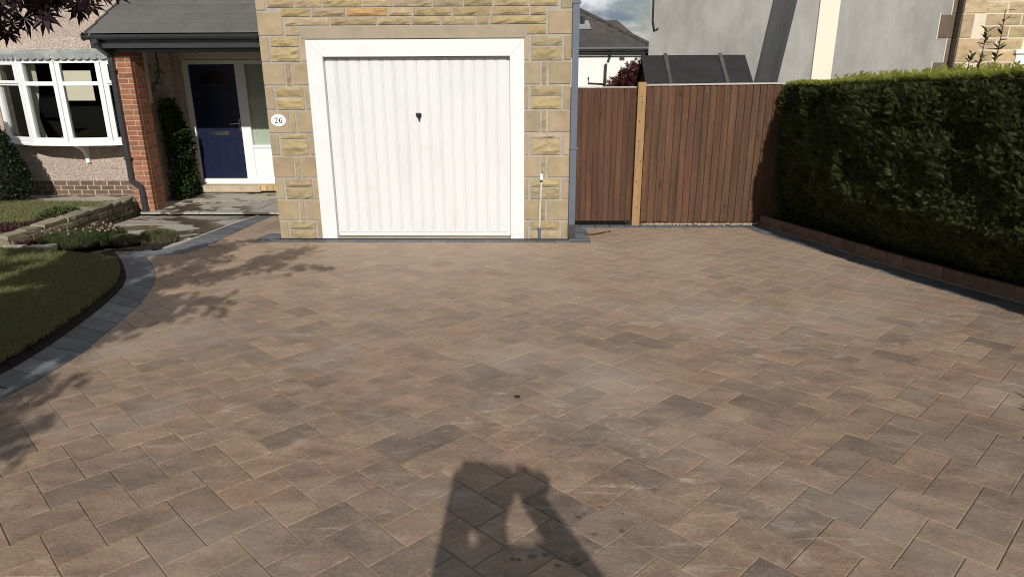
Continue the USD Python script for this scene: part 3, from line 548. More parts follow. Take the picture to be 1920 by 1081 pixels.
# main wall with the bay, return wall and door recess
hw = obj('wall', [box(-12.5, -8.42, 3.25, 3.55, 0.13, 6.0), box(-8.42, -6.00, 3.25, 3.55, 0.13, 0.76), box(-8.42, -6.00, 3.25, 3.55, 2.06, 6.0), box(-6.05, -6.00, 3.25, 3.55, 0.76, 2.06), box(-6.30, -6.00, 3.55, 4.10, -0.3, 6.0), box(-6.30, -5.925, 4.10, 4.40, -0.3, 2.10),
                  box(-6.30, -2.70, 4.10, 4.40, 2.15, 6.0), box(-6.00, -2.95, 3.25, 3.55, 3.0, 6.0)], 'pebbledash', house)
obj('sunlit_wall_edge', box(-5.999, -5.965, 3.235, 3.30, 1.35, 2.12, 0.004), 'cream_paint', hw)  # cream colour stands in for sunlight on this strip of wall
pl = obj('plinth', [box(-12.5, -6.00, 3.262, 3.5, -0.30, 0.128), box(-6.30, -6.01, 3.50, 4.09, -0.4, -0.3)], 'brick_mortar', house)
for k in range(4):
    z0 = 0.128 - (k + 1) * 0.0735; x = -9.6 + (k % 2) * 0.113
    while x < -6.02:
        x1 = min(x + 0.213, -6.002); obj('brick', box(x + 0.005, x1 - 0.005, 3.254, 3.30, z0 + 0.005, z0 + 0.0685, 0.003), 'plinth_brick', pl, tone=np.full(3, U(0.8, 1.15))); x += 0.223
# bay window
P0, P1, P2, P3, P4 = (np.array(p) for p in ((-8.34, 3.20), (-7.735, 2.925), (-7.125, 2.84), (-6.485, 2.925), (-5.995, 3.10)))
pts_bay = [P0, P1, P2, P3, P4]; SILL, TRAN, TOP = 0.80, 1.665, 2.012
def wallbox(a, b, y0, y1, z0, z1, bev=0.003, u0=0.0, u1=None):
    """Box along the plan line a-b: from u0 to u1 along it, y0..y1 outwards (negative = outside)."""
    d = (b - a); L = np.linalg.norm(d); d = d / L; n = np.array([-d[1], d[0]]); u1 = L if u1 is None else u1
    v, f = box(u0, u1, y0, y1, z0, z1, bev)
    return np.c_[a[0] + v[:, 0] * d[0] + v[:, 1] * n[0], a[1] + v[:, 0] * d[1] + v[:, 1] * n[1], v[:, 2]], f
def offs(k):
    return [p + (0, k) for p in pts_bay]
def bay_slab(k, z0, z1, back=3.26):
    P = [tuple(p + (0, -k)) for p in pts_bay]; return extrude(Polygon(P + [(P[-1][0], back), (P[0][0], back)]), z0, z1)
bw = obj('bay_window', bay_slab(0.06, 0.742, 0.772), 'upvc', house)
obj('sill', bay_slab(0.025, 0.772, 0.80), 'upvc', bw)
obj('fascia', bay_slab(0.055, 2.030, 2.068), 'upvc', bw); obj('soffit', bay_slab(0.03, 2.012, 2.030), 'upvc', bw)
lr = obj('bay_roof', hexa([(-8.44, 3.10, 2.068), (-5.93, 2.99, 2.068), (-5.99, 3.262, 2.068), (-8.44, 3.262, 2.068), (-8.44, 3.10, 2.075), (-5.93, 2.99, 2.075), (-5.99, 3.262, 2.165), (-8.44, 3.262, 2.165)]), 'lead', house)
obj('bay_roof_front', extrude(Polygon([tuple(p + (0, -0.065)) for p in pts_bay] + [(-5.99, 3.2), (-8.34, 3.25)]), 2.069, 2.082), 'lead', lr)
for a, b in zip(pts_bay[:-1], pts_bay[1:]):                    # scalloped lead apron over the white fascia
    L = np.linalg.norm(b - a); n = max(3, round(L / 0.115)); w = L / n
    for i in range(n):
        t = np.linspace(0, np.pi, 9); prof = [(i * w, 0.075)] + [(i * w + w * (1 - np.cos(q)) / 2, 0.030 - 0.034 * np.sin(q) ** 0.8) for q in t] + [((i + 1) * w, 0.075)]
        m = trimesh.creation.extrude_polygon(Polygon(prof), 0.006, engine='earcut'); d = (b - a) / L; nv = np.array([-d[1], d[0]])
        v = m.vertices; off = -0.066 - v[:, 2]
        obj('lead_scallop', (np.c_[a[0] + v[:, 0] * d[0] + off * nv[0] * 1, a[1] + v[:, 0] * d[1] + off * nv[1], 2.012 + v[:, 1]], m.faces), 'lead', lr)
for i, (a, b) in enumerate(zip(pts_bay[:-1], pts_bay[1:])):
    L = np.linalg.norm(b - a)
    wf = obj('window_frame', join([wallbox(a, b, -0.03, 0.045, SILL, SILL + 0.06, u0=0.002, u1=L - .002), wallbox(a, b, -0.03, 0.045, TOP - 0.055, TOP, u0=.002, u1=L - .002), wallbox(a, b, -0.031, 0.045, SILL + .06, TOP - 0.055, u0=0.002, u1=0.072), wallbox(a, b, -0.031, 0.045, SILL + .06, TOP - 0.055, u0=L - 0.072, u1=L - 0.002),
                                   wallbox(a, b, -0.029, 0.045, TRAN - 0.03, TRAN + 0.03, u0=0.072, u1=L - 0.072)]), 'upvc', house)
    if i in (0, 3): obj('opener_frame', join([wallbox(a, b, -0.048, -0.0295, TRAN + 0.0, TRAN + 0.045, u0=.05, u1=L - .05), wallbox(a, b, -0.048, -0.0295, TOP - .075, TOP - .03, u0=.05, u1=L - .05), wallbox(a, b, -0.048, -0.0315, TRAN + .045, TOP - .075, u0=.05, u1=.10), wallbox(a, b, -0.048, -0.0315, TRAN + .045, TOP - .075, u0=L - .10, u1=L - .05)]), 'upvc', wf)
    obj('pane', wallbox(a, b, 0.005, 0.009, SILL + 0.055, TRAN - 0.025, 0, 0.068, L - 0.068), 'window_glass', wf)
    obj('pane', wallbox(a, b, 0.005, 0.009, TRAN + 0.025, TOP - 0.05, 0, 0.068, L - 0.068), 'window_glass', wf)
t = np.linspace(0, 1, 9); outer_c = [(-0.36 + 0.33 * q ** 1.0, 0) for q in t]
prof = [(0.0, 0.742), (0.0, 0.43), (-0.05, 0.43), (-0.055, 0.50), (-0.09, 0.585), (-0.16, 0.655), (-0.30, 0.715), (-0.345, 0.742)]
m = trimesh.creation.extrude_polygon(Polygon(prof), 0.06, engine='earcut'); v = m.vertices
obj('bracket', (np.c_[-7.17 + v[:, 2], 3.25 + v[:, 0] * 0.95, v[:, 1]], m.faces[:, ::-1]), 'upvc', bw)
obj('room', [box(-11, -10.9, 3.5, 6.4, 0.0, 2.5), box(-6.31, -6.302, 3.56, 6.4, 0.0, 2.5), box(-11, -9.42, 6.4, 6.5, 0.0, 2.5), box(-8.79, -6.302, 6.4, 6.5, 0.0, 2.5), box(-9.42, -8.79, 6.4, 6.5, 0.0, 1.22), box(-9.42, -8.79, 6.4, 6.5, 1.80, 2.5), box(-11, -6.302, 3.3, 6.5, -0.05, 0.0), box(-11, -6.302, 3.3, 6.5, 2.5, 2.55)], 'dark_room', house)
# front door, frame and side light
fd = obj('front_door', box(-5.829, -5.029, 4.345, 4.39, -0.006, 1.918, 0.004), 'navy_paint', house)
def mould(x0, x1, z0, z1, w=0.022, y=4.340):
    return join([box(x0, x1, y - .004, y + .006, z0, z0 + w, .005), box(x0, x1, y - .004, y + .006, z1 - w, z1, .005), box(x0, x0 + w, y - .0035, y + .006, z0 + w, z1 - w, .005), box(x1 - w, x1, y - .0035, y + .006, z0 + w, z1 - w, .005)])
for x0, x1 in ((-5.72, -5.48), (-5.38, -5.14)):
    obj('panel_moulding', mould(x0, x1, 0.15, 0.70), 'navy_paint', fd); obj('raised_panel', box(x0 + .05, x1 - .05, 4.337, 4.346, 0.20, 0.65, 0.006), 'navy_paint', fd)
    obj('panel_moulding', mould(x0, x1, 0.885, 1.50), 'navy_paint', fd)
an = np.linspace(0, np.pi, 15); fan = [(-5.429 + 0.27 * np.cos(q), 1.60 + 0.225 * np.sin(q)) for q in an]
m = trimesh.creation.extrude_polygon(Polygon(fan), 0.006, engine='earcut'); obj('fan_light', (np.c_[m.vertices[:, 0], 4.342 - 0.0 * m.vertices[:, 2] + m.vertices[:, 2] * 0.5 - 0.002, m.vertices[:, 1]], m.faces), 'dim_glass', fd)
ri = [(-5.429 + 0.30 * np.cos(q), 1.60 + 0.25 * np.sin(q)) for q in an]; m = trimesh.creation.extrude_polygon(Polygon(ri + [(-5.729, 1.575), (-5.129, 1.575)][::1]).convex_hull.difference(Polygon(fan)), 0.012, engine='earcut')
obj('fan_light_rim', (np.c_[m.vertices[:, 0], 4.346 - m.vertices[:, 2], m.vertices[:, 1]], m.faces), 'navy_paint', fd)
obj('letter_plate', [box(-5.575, -5.270, 4.330, 4.344, 0.745, 0.815, .004), box(-5.545, -5.300, 4.324, 4.331, 0.762, 0.800, .003)], 'chrome', fd)
obj('handle', [box(-5.075, -5.045, 4.325, 4.345, 0.80, 1.02, .006), tube([(-5.06, 4.33, 0.945), (-5.06, 4.285, 0.945), (-5.08, 4.28, 0.945), (-5.20, 4.28, 0.940)], 0.010, 8)], 'chrome', fd, smooth=35)
df = obj('door_frame', [box(-5.923, -5.831, 4.31, 4.40, -0.09, 1.99, .004), box(-5.831, -4.05, 4.311, 4.40, 1.921, 1.99, .004), box(-5.027, -4.862, 4.309, 4.40, -0.009, 1.921, .004), box(-5.923, -4.05, 4.29, 4.40, -0.100, -0.009, .004), box(-4.862, -4.05, 4.312, 4.40, 0.525, 0.575, .004), box(-4.862, -4.05, 4.335, 4.395, -0.009, 0.525)], 'upvc', house)
obj('lower_panel', box(-4.80, -4.12, 4.328, 4.336, 0.05, 0.47, .004), 'upvc', df)
obj('pane', box(-4.862, -4.05, 4.350, 4.354, 0.575, 1.921), 'window_glass', df)
n = 60; X = np.linspace(-4.87, -4.0, n); yy = 4.385 + 0.006 * np.sin(X * 95) + 0.003 * np.sin(X * 41)
v = np.r_[np.c_[X, yy, np.full(n, 0.57)], np.c_[X, yy, np.full(n, 1.93)]]; obj('voile_curtain', (v, np.array([t for i in range(n - 1) for t in ((i, i + 1, n + i + 1), (i, n + i + 1, n + i))])), 'voile', df, smooth=True)
obj('door_back_wall', box(-6.0, -3.9, 4.41, 4.5, -0.3, 2.2), 'dark_room', house)
obj('door_header', box(-6.0, -2.95, 4.22, 4.41, 2.00, 2.15, .004), 'cream_paint', house)
obj('porch_side_wall', box(-4.05, -2.95, 4.30, 4.42, -0.2, 2.0), 'pebbledash', house)
st = obj('door_step', box(-6.00, -4.74, 4.10, 4.31, -0.215, -0.100, .008), 'door_stone_step', house)
for i in range(8): obj('brick', box(-4.735 + i * .112, -4.735 + i * .112 + .104, 4.105, 4.30, -0.195, -0.100, .006), 'yellow_brick', st, tone=np.full(3, U(.85, 1.12)))
obj('step_base', box(-6.0, -2.95, 4.16, 4.40, -0.42, -0.20), 'soil', st)
# brick pillar
pr = obj('brick_pillar', box(-5.987, -5.706, 2.356, 2.704, -0.24, 2.10), 'brick_mortar', house)
for k in range(32):
    z0 = -0.235 + k * 0.0735
    if z0 > 2.05: break
    zz = (z0 + 0.005, z0 + 0.0685); tb = lambda: np.array([1, 1, 1]) * U(.8, 1.15) * (1 + np.array([U(-.05, .05), U(-.06, .06), 0]))
    fx = ((-5.990, -5.785), (-5.775, -5.703)) if k % 2 == 0 else ((-5.990, -5.918), (-5.908, -5.703))
    sy = ((2.428, 2.60), (2.61, 2.707)) if k % 2 == 0 else ((2.428, 2.50), (2.51, 2.707))
    for a, b in fx: obj('brick', box(a, b, 2.350, 2.42, *zz, .003), 'red_brick', pr, tone=tb())
    for a, b in sy: obj('brick', box(-5.76, -5.700, a, b, *zz, .003), 'red_brick', pr, tone=tb())
# porch roof: tiles in lapped courses, verge, gutter, fascia and beam
SL, CS = 0.479, 0.9019
rf = obj('porch_roof', hexa([(-6.10, 2.13, 2.30), (-2.95, 2.13, 2.30), (-2.95, 3.26, 2.30 + SL * 1.13), (-6.10, 3.26, 2.30 + SL * 1.13), (-6.10, 2.13, 2.325), (-2.95, 2.13, 2.325), (-2.95, 3.26, 2.325 + SL * 1.13), (-6.10, 3.26, 2.325 + SL * 1.13)]), 'black_plastic', house)
for c in range(4):
    y0 = 2.105 + c * 0.298; y1 = min(y0 + 0.33, 3.255); x = -6.105 - (c % 2) * 0.165 
    while x < -2.96:
        a, b = max(x, -6.105), min(x + 0.33, -2.952)
        if b - a > 0.03:
            zl = lambda y, k: 2.342 + SL * (y - 2.105) + k
            up = (y1 - y0) * 0.075; t1, t2 = 0.020, 0.0
            obj('tile', hexa([(a + .0012, y0, zl(y0, 0.006)), (b - .0012, y0, zl(y0, 0.006)), (b - .0012, y1, zl(y1, -0.014)), (a + .0012, y1, zl(y1, -0.014)), (a + .0012, y0 + .002, zl(y0, 0.030)), (b - .0012, y0 + .002, zl(y0, 0.030)), (b - .0012, y1, zl(y1, 0.006)), (a + .0012, y1, zl(y1, 0.006))]), 'slate_tile', rf, tone=np.full(3, U(.93, 1.07)))
        x += 0.33
    obj('verge_clip', hexa([(-6.135, y0 - .004, 2.315 + SL * (y0 - 2.105)), (-6.107, y0 - .004, 2.315 + SL * (y0 - 2.105)), (-6.107, y1 - .035, 2.315 + SL * (y1 - .035 - 2.105)), (-6.135, y1 - .035, 2.315 + SL * (y1 - .035 - 2.105)),
                            (-6.135, y0 - .004, 2.378 + SL * (y0 - 2.105)), (-6.107, y0 - .004, 2.378 + SL * (y0 - 2.105)), (-6.107, y1 - .035, 2.378 + SL * (y1 - .035 - 2.105) - .012), (-6.135, y1 - .035, 2.378 + SL * (y1 - .035 - 2.105) - .012)]), 'black_plastic', rf)
an = np.linspace(np.pi, 2 * np.pi, 11); prof = [(0.055 * np.cos(q), 0.055 * np.sin(q)) for q in an] + [(0.049 * np.cos(q), 0.049 * np.sin(q)) for q in an[::-1]]
m = trimesh.creation.extrude_polygon(Polygon(prof), 3.17, engine='earcut'); v = m.vertices
gu = obj('gutter', (np.c_[-6.14 + v[:, 2], 2.075 + v[:, 0], 2.315 + v[:, 1]], m.faces), 'black_plastic', house, smooth=35)
for x in (-5.62, -4.70, -3.78): obj('gutter_bracket', xf(trimesh.creation.extrude_polygon(Polygon([(0.061 * np.cos(q), 0.061 * np.sin(q)) for q in an] + [(0.05 * np.cos(q), 0.05 * np.sin(q)) for q in an[::-1]]), 0.03, engine='earcut'), np.array([[0, 0, 1.0], [1, 0, 0], [0, 1, 0]]), (x, 2.075, 2.315)), 'black_plastic', gu)
obj('gutter_stop_end', xf(trimesh.creation.cylinder(0.056, 0.012, sections=16), rot((0, 1, 0), 90), (-6.145, 2.075, 2.305)), 'black_plastic', gu)
obj('fascia_board', box(-6.10, -2.952, 2.135, 2.155, 2.152, 2.335, .002), 'black_plastic', house)
bm = obj('porch_beam', box(-6.06, -2.952, 2.30, 2.42, 2.095, 2.15, .004), 'black_plastic', house)
obj('porch_soffit', box(-6.08, -2.952, 2.156, 3.26, 2.151, 2.165), 'black_plastic', house)
for x in (-4.72, -4.30, -3.885): obj('stud', xf(trimesh.creation.icosphere(1, 0.011), None, (x, 2.298, 2.122)), 'chrome', bm)
pd = obj('downpipe', square_pipe([(-5.955, 2.312, 1.99), (-5.955, 2.312, 0.36)], 0.062, 0.062), 'black_plastic', house)
obj('hopper', box(-6.02, -5.94, 2.03, 2.12, 2.20, 2.275, .01), 'black_plastic', pd)
v, f = square_pipe([(0, 0, 2.24), (0, 0, 2.19), (0.235, 0, 2.06), (0.235, 0, 1.97)], 0.064, 0.064); obj('swan_neck', (np.c_[-5.975 + v[:, 1] + v[:, 0] * 0.085, 2.077 + v[:, 0], v[:, 2]], f), 'black_plastic', pd)
obj('offset_bend', square_pipe([(-5.955, 2.312, 0.38), (-5.955, 2.312, 0.285), (-5.835, 2.312, 0.19), (-5.825, 2.312, 0.10), (-5.822, 2.312, -0.19)], 0.068, 0.068), 'black_plastic', pd)
for z in (0.62, 1.86): obj('pipe_bracket', box(-6.005, -5.905, 2.270, 2.352, z - .013, z + .013, .003), 'black_plastic', pd)
obj('pipe_shoe', square_pipe([(-5.822, 2.312, -0.13), (-5.822, 2.312, -0.175)], 0.08, 0.08), 'black_plastic', pd)
# ---------------------------------------------------------------- things on and beside the house
pq = (-2.824, 0.0, 1.350); hs = thing('house_number_sign', 'white oval enamel sign with black number 26 on the stone pier', 'sign', pq)
an = np.linspace(0, 2 * np.pi, 40)[:-1]
def oval(a, b, d0, d1): 
    m = trimesh.creation.extrude_polygon(Polygon([(a * np.cos(q), b * np.sin(q)) for q in an]), d1 - d0, engine='earcut'); v = m.vertices
    return np.c_[pq[0] + v[:, 0], -d0 - v[:, 2] , pq[2] + v[:, 1]], m.faces[:, ::-1]
obj('plate', oval(0.084, 0.066, 0.007, 0.014), 'enamel', hs); obj('raised_face', oval(0.079, 0.061, 0.014, 0.0175), 'enamel', hs)
def stroke(pts, x0, z0, s):
    """A brush stroke of varying width (x, z, half width) as a flat shape."""
    g = []
    for (x, z, w), (x2, z2, w2) in zip(pts[:-1], pts[1:]): g.append(unary_union([Point(x, z).buffer(w), Point(x2, z2).buffer(w2)]).convex_hull)
    return g
two = [(0.10, 0.74, .085), (0.10, 0.82, .07), (0.18, 0.93, .045), (0.30, 0.97, .04), (0.42, 0.92, .07), (0.48, 0.78, .085), (0.43, 0.62, .08), (0.30, 0.40, .05), (0.10, 0.12, .035)]
two2 = [(0.08, 0.075, .075), (0.45, 0.075, .075), (0.54, 0.20, .035)]
six = [(0.50, 0.80, .07), (0.48, 0.90, .05), (0.36, 0.97, .035), (0.22, 0.88, .05), (0.12, 0.66, .08), (0.09, 0.40, .09), (0.14, 0.16, .08), (0.28, 0.04, .04), (0.42, 0.10, .07), (0.50, 0.30, .085), (0.44, 0.50, .07), (0.30, 0.575, .04), (0.15, 0.48, .05)]
sh = unary_union(stroke(two, 0, 0, 1) + stroke(two2, 0, 0, 1)); sh6 = unary_union(stroke(six, 0, 0, 1))
for s_, dx in ((sh, -0.0435), (sh6, 0.0055)):
    from shapely import affinity
    q = affinity.affine_transform(s_.simplify(0.008), [0.066, 0, 0, 0.062, dx, -0.031])
    ms = [trimesh.creation.extrude_polygon(gq, 0.0015, engine='earcut') for gq in getattr(q, 'geoms', [q])]
    v, f = join(ms); obj('numeral', (np.c_[pq[0] + v[:, 0], -0.0176 - v[:, 2], pq[2] + v[:, 1]], f[:, ::-1]), 'black_paint', hs)
for dx in (-0.066, 0.066): obj('screw', xf(trimesh.creation.icosphere(1, 0.0045), None, (pq[0] + dx, -0.0178, pq[2])), 'iron', hs)

lp = thing('wall_lantern', 'old grey coach lantern hanging on the dark porch side wall', 'lamp', (-6.0, 3.42, 1.70))
cx, cy = -5.86, 3.42
an6 = np.arange(6) * np.pi / 3
obj('back_plate', box(-6.0, -5.982, cy - .05, cy + .05, 1.50, 1.66, .01), 'grey_lamp', lp)
obj('arm', tube([(-5.99, cy, 1.56), (-5.93, cy, 1.52), (-5.87, cy, 1.545), (cx, cy, 1.62)], 0.011, 8), 'grey_lamp', lp, smooth=35)
obj('lamp_base', xf(trimesh.creation.cylinder(0.045, 0.03, sections=6), None, (cx, cy, 1.635)), 'grey_lamp', lp)
for q in an6: obj('cage_bar', tube([(cx + .045 * np.cos(q), cy + .045 * np.sin(q), 1.645), (cx + .085 * np.cos(q), cy + .085 * np.sin(q), 1.80)], 0.006, 5), 'grey_lamp', lp)
obj('lantern_glass', xf(trimesh.creation.revolve(np.array([(0.042, 1.65), (0.080, 1.798)]), sections=6), None, (cx, cy, 0)), 'window_glass', lp)
obj('roof', xf(trimesh.creation.revolve(np.array([(0.0, 1.885), (0.025, 1.87), (0.045, 1.83), (0.098, 1.803), (0.098, 1.797), (0.0, 1.797)]), sections=6), None, (cx, cy, 0)), 'grey_lamp', lp)
obj('scroll', tube([(cx + .02, cy - .0, 1.62), (cx + .06, cy, 1.56), (cx + .11, cy, 1.55), (cx + .12, cy, 1.50), (cx + .08, cy, 1.475), (cx + .05, cy, 1.50)], 0.009, 8), 'grey_lamp', lp, smooth=35)
cb = obj('lamp_cable', tube([(-5.99, 3.66, 2.15), (-5.99, 3.66, 1.76), (-5.985, 3.50, 1.62)], 0.012, 6), 'black_plastic', lp)

def drapery(a, b, z0, z1, y_amp, n=40):
    t = np.linspace(0, 1, n); d = np.array(b) - np.array(a); L = np.linalg.norm(d); nv = np.array([-d[1], d[0]]) / L
    w = y_amp * (np.sin(t * 34) + 0.5 * np.sin(t * 71 + 1)); zz = np.linspace(z0, z1, 8); v = []
    for z in zz:
        k = 1.0 - 0.35 * np.exp(-((z - 1.15) / 0.30) ** 2) * t
        v.append(np.c_[a[0] + d[0] * t * k + nv[0] * w, a[1] + d[1] * t * k + nv[1] * w, np.full(n, z)])
    f = [q for j in range(7) for i in range(n - 1) for p in [j * n + i] for q in ((p, p + 1, p + n + 1), (p, p + n + 1, p + n))]
    return np.vstack(v), np.array(f)
obj('curtain', drapery((-8.02, 3.26), (-7.60, 3.06), 0.82, 2.0, 0.018), 'curtain_cloth', smooth=True, label='cream curtain gathered at the left side of the bay window', cat='curtain')
po = thing('ornament', 'small terracotta pink ornament on the inner window sill', 'ornament', (-7.30, 3.10, 0.80))
obj('bowl', xf(trimesh.creation.revolve(np.array([(0.0, 0.0), (0.06, 0.0), (0.10, 0.035), (0.105, 0.06), (0.09, 0.06), (0.07, 0.02), (0, 0.015)]), sections=20), None, (-7.30, 3.10, 0.80)), 'pink_pot', po, smooth=35)
for k in range(4): obj('fruit', xf(trimesh.creation.icosphere(2, 0.034), None, (-7.30 + .05 * math.cos(k * 1.7), 3.10 + .04 * math.sin(k * 1.7), 0.865 + .008 * (k % 2))), 'pink_pot', po, smooth=True)
obj('sill_board', box(-7.95, -6.30, 3.0, 3.35, 0.775, 0.798), 'upvc', house)

# ---------------------------------------------------------------- fence, gate and post
FY = 0.88
fn = thing('board_fence', 'brown featheredge board fence between the new post and the hedge', 'fence', (2.3, FY, -0.03))
x = 1.392; k = 0
while x < 3.45:
    w = U(0.078, 0.090); z1 = 1.668 + 0.008 * (x - 1.39) + U(-.003, .003); z0 = 0.0 + U(-.01, .01)
    obj('board', hexa([(x + .002, FY - .030, z0), (x + w + .012, FY - .010, z0), (x + w + .012, FY - .002, z0), (x + .002, FY - .004, z0), (x + .002, FY - .030, z1), (x + w + .012, FY - .010, z1), (x + w + .012, FY - .002, z1), (x + .002, FY - .004, z1)]), 'fence_wood', fn, tone=np.array([1, 1, 1]) * U(0.86, 1.16) * (1 + np.array([U(-.05, .05), 0, U(-.05, .04)]))); x += w
for z in (0.30, 0.95, 1.50): obj('rail', box(1.38, 3.5, FY, FY + .05, z, z + .07), 'fence_wood', fn, tone=np.ones(3))
obj('gravel_board', box(1.385, 3.45, FY - .03, FY + .01, -0.12, -0.004), 'fence_wood', fn, tone=np.full(3, .8))
obj('capping', hexa([(1.385, FY - .040, 1.672), (3.45, FY - .040, 1.692), (3.45, FY + .02, 1.692), (1.385, FY + .02, 1.672), (1.385, FY - .040, 1.684), (3.45, FY - .040, 1.704), (3.45, FY + .02, 1.710), (1.385, FY + .02, 1.690)]), 'grey_wood', fn)
ps = obj('post', [box(1.280, 1.378, FY - .075, FY + .02, -0.06, 1.715, .004)], 'new_wood', fn, label='new pale timber post at the gate end of the fence')
for z in (0.20, 0.52, 0.78, 1.02, 1.26, 1.55): obj('knot', xf(trimesh.creation.cylinder(0.008, 0.004, sections=10), rot((1, 0, 0), 90), (1.33 + U(-.025, .025), FY - .076, z)), 'bark', ps)
ga = thing('side_gate', 'dark brown boarded side gate between garage and new timber post', 'gate', (0.9, FY, -0.01))
x = 0.545; 
while x < 1.262:
    w = min(0.0721, 1.268 - x); obj('board', box(x + .0003, x + w - .0003, FY - .022, FY - .004, 0.012, 1.648 + U(-.002, .002), .005), 'fence_wood', ga, tone=np.array([.93, .9, .9]) * U(0.80, 1.12)); x += 0.0723
obj('gate_stop', box(1.258, 1.286, FY - .002, FY + .02, -0.02, 1.65), 'fence_wood', ga, tone=np.full(3, .7)); obj('gate_post', box(0.432, 0.5445, FY - .02, FY + .05, -0.05, 1.655), 'fence_wood', ga, tone=np.full(3, .7))
for z in (0.22, 0.9, 1.45): obj('rail', box(0.55, 1.262, FY - .003, FY + .035, z, z + .09), 'fence_wood', ga, tone=np.full(3, .85))
obj('backing', box(0.546, 1.266, FY - .0035, FY - .0005, 0.02, 1.64), 'fence_wood', ga, tone=np.full(3, .6)); obj('top_capping', box(0.543, 1.266, FY - .03, FY + .012, 1.650, 1.664, .003), 'grey_wood', ga)
n = 420; px_, py_ = U(1.40, 2.88, n), U(0.815, 0.868, n); m = trimesh.creation.icosphere(1, 1.0)
R = frames(rng.normal(size=(n, 3)), U(0, 6.3, n)); v, f = scatter((np.array(m.vertices) * [1, .75, .5], np.array(m.faces)), np.c_[px_, py_, gp(px_, py_) + 0.008 + U(0, .012, n)], R, U(.009, .017, n))
obj('gravel', (v, f), 'gravel', label='pale yellow gravel chippings in a strip along the fence foot', cat='gravel', kind='stuff')
tw = thing('twig', 'thin brown curved twig lying on the paving by the gate', 'twig', (0.8, 0.26, 0.0))
obj('stem', tube([(0.64, 0.19, .004), (0.74, 0.18, .006), (0.84, 0.24, .007), (0.90, 0.31, .006), (0.97, 0.33, .005)], [.008, .008, .007, .006, .004], 6), 'bark', tw)
obj('knot', xf(trimesh.creation.icosphere(1, .012), None, (0.95, 0.325, .007)), 'bark', tw)
n = 17; a = np.r_[U(.18, .42, 9), U(-.12, .20, 8)]; b = np.r_[U(-5.75, -5.45, 9), U(-5.86, -5.78, 8)]; dm = []
for i in range(n):
    q = np.linspace(0, 6.28, 9)[:-1]; r = U(.004, .011); k = 1 + .25 * np.sin(q * 2 + i); x, y = a[i] + r * 1.4 * k * np.cos(q), b[i] + r * .8 * k * np.sin(q); dm.append((np.c_[x, y, gz(x, y) + .0042], np.array([(0, j, j + 1) for j in range(1, 7)])))
obj('drip_marks', join(dm), 'wet_spot', label='small dark wet drips on the paving around the shadow of the person', cat='drips', kind='stuff')
pb = obj('pebble', xf((np.array(trimesh.creation.icosphere(2, .012).vertices) * [1.4, 1, .6], trimesh.creation.icosphere(2, .012).faces), None, (-0.073, -4.42, 0.207)), 'black_paint', smooth=True, label='small dark pebble lying alone in the middle of the drive', cat='pebble')

# ---------------------------------------------------------------- behind the fence: shed, bungalow, neighbour, red maple
sd = thing('garden_shed', 'black felt roofed garden shed showing above the fence', 'shed', (2.3, 2.4, -0.05))
obj('shed_wall', [box(1.62, 2.93, 1.98, 2.90, -0.1, 1.60)], 'shed_wood', sd)
v = [(1.60, 1.95, 1.58), (1.60, 2.92, 1.58), (1.60, 2.40, 1.985)]
for k in range(12):
    y0, y1 = 1.98 + k * 0.077, 1.98 + (k + 1) * 0.077 - .006; h = lambda y: 1.60 + (0.385 if True else 0) * max(0, 1 - abs(y - 2.40) / 0.50)
    obj('gable_board', hexa([(1.59, y0, 0.0), (1.62, y0, 0.0), (1.62, y1, 0.0), (1.59, y1, 0.0), (1.59, y0, h(y0)), (1.62, y0, h(y0)), (1.62, y1, h(y1)), (1.59, y1, h(y1))]), 'shed_wood', sd)
def slab_xyz(x0, x1, ya, za, yb, zb, t): return hexa([(x0, ya, za - t), (x1, ya, za - t), (x1, yb, zb - t), (x0, yb, zb - t), (x0, ya, za), (x1, ya, za), (x1, yb, zb), (x0, yb, zb)])
sr = obj('roof', slab_xyz(1.545, 2.965, 1.80, 1.60, 2.40, 2.015, .03), 'felt', sd); obj('rear_slope', slab_xyz(1.545, 2.965, 2.4005, 2.015, 3.0, 1.60, .03), 'felt', sr)
obj('felt_lap', slab_xyz(1.543, 2.967, 2.115, 1.826, 2.40, 2.023, .006), 'felt', sr)
for x in (1.84, 2.60): obj('batten', slab_xyz(x, x + .05, 1.79, 1.622, 2.41, 2.050, .03), 'old_tile', sr, tone=np.ones(3))
for x in (1.542, 2.948): obj('barge_board', slab_xyz(x - .012, x + .022, 1.79, 1.60, 2.40, 2.02, .05), 'felt', sr)

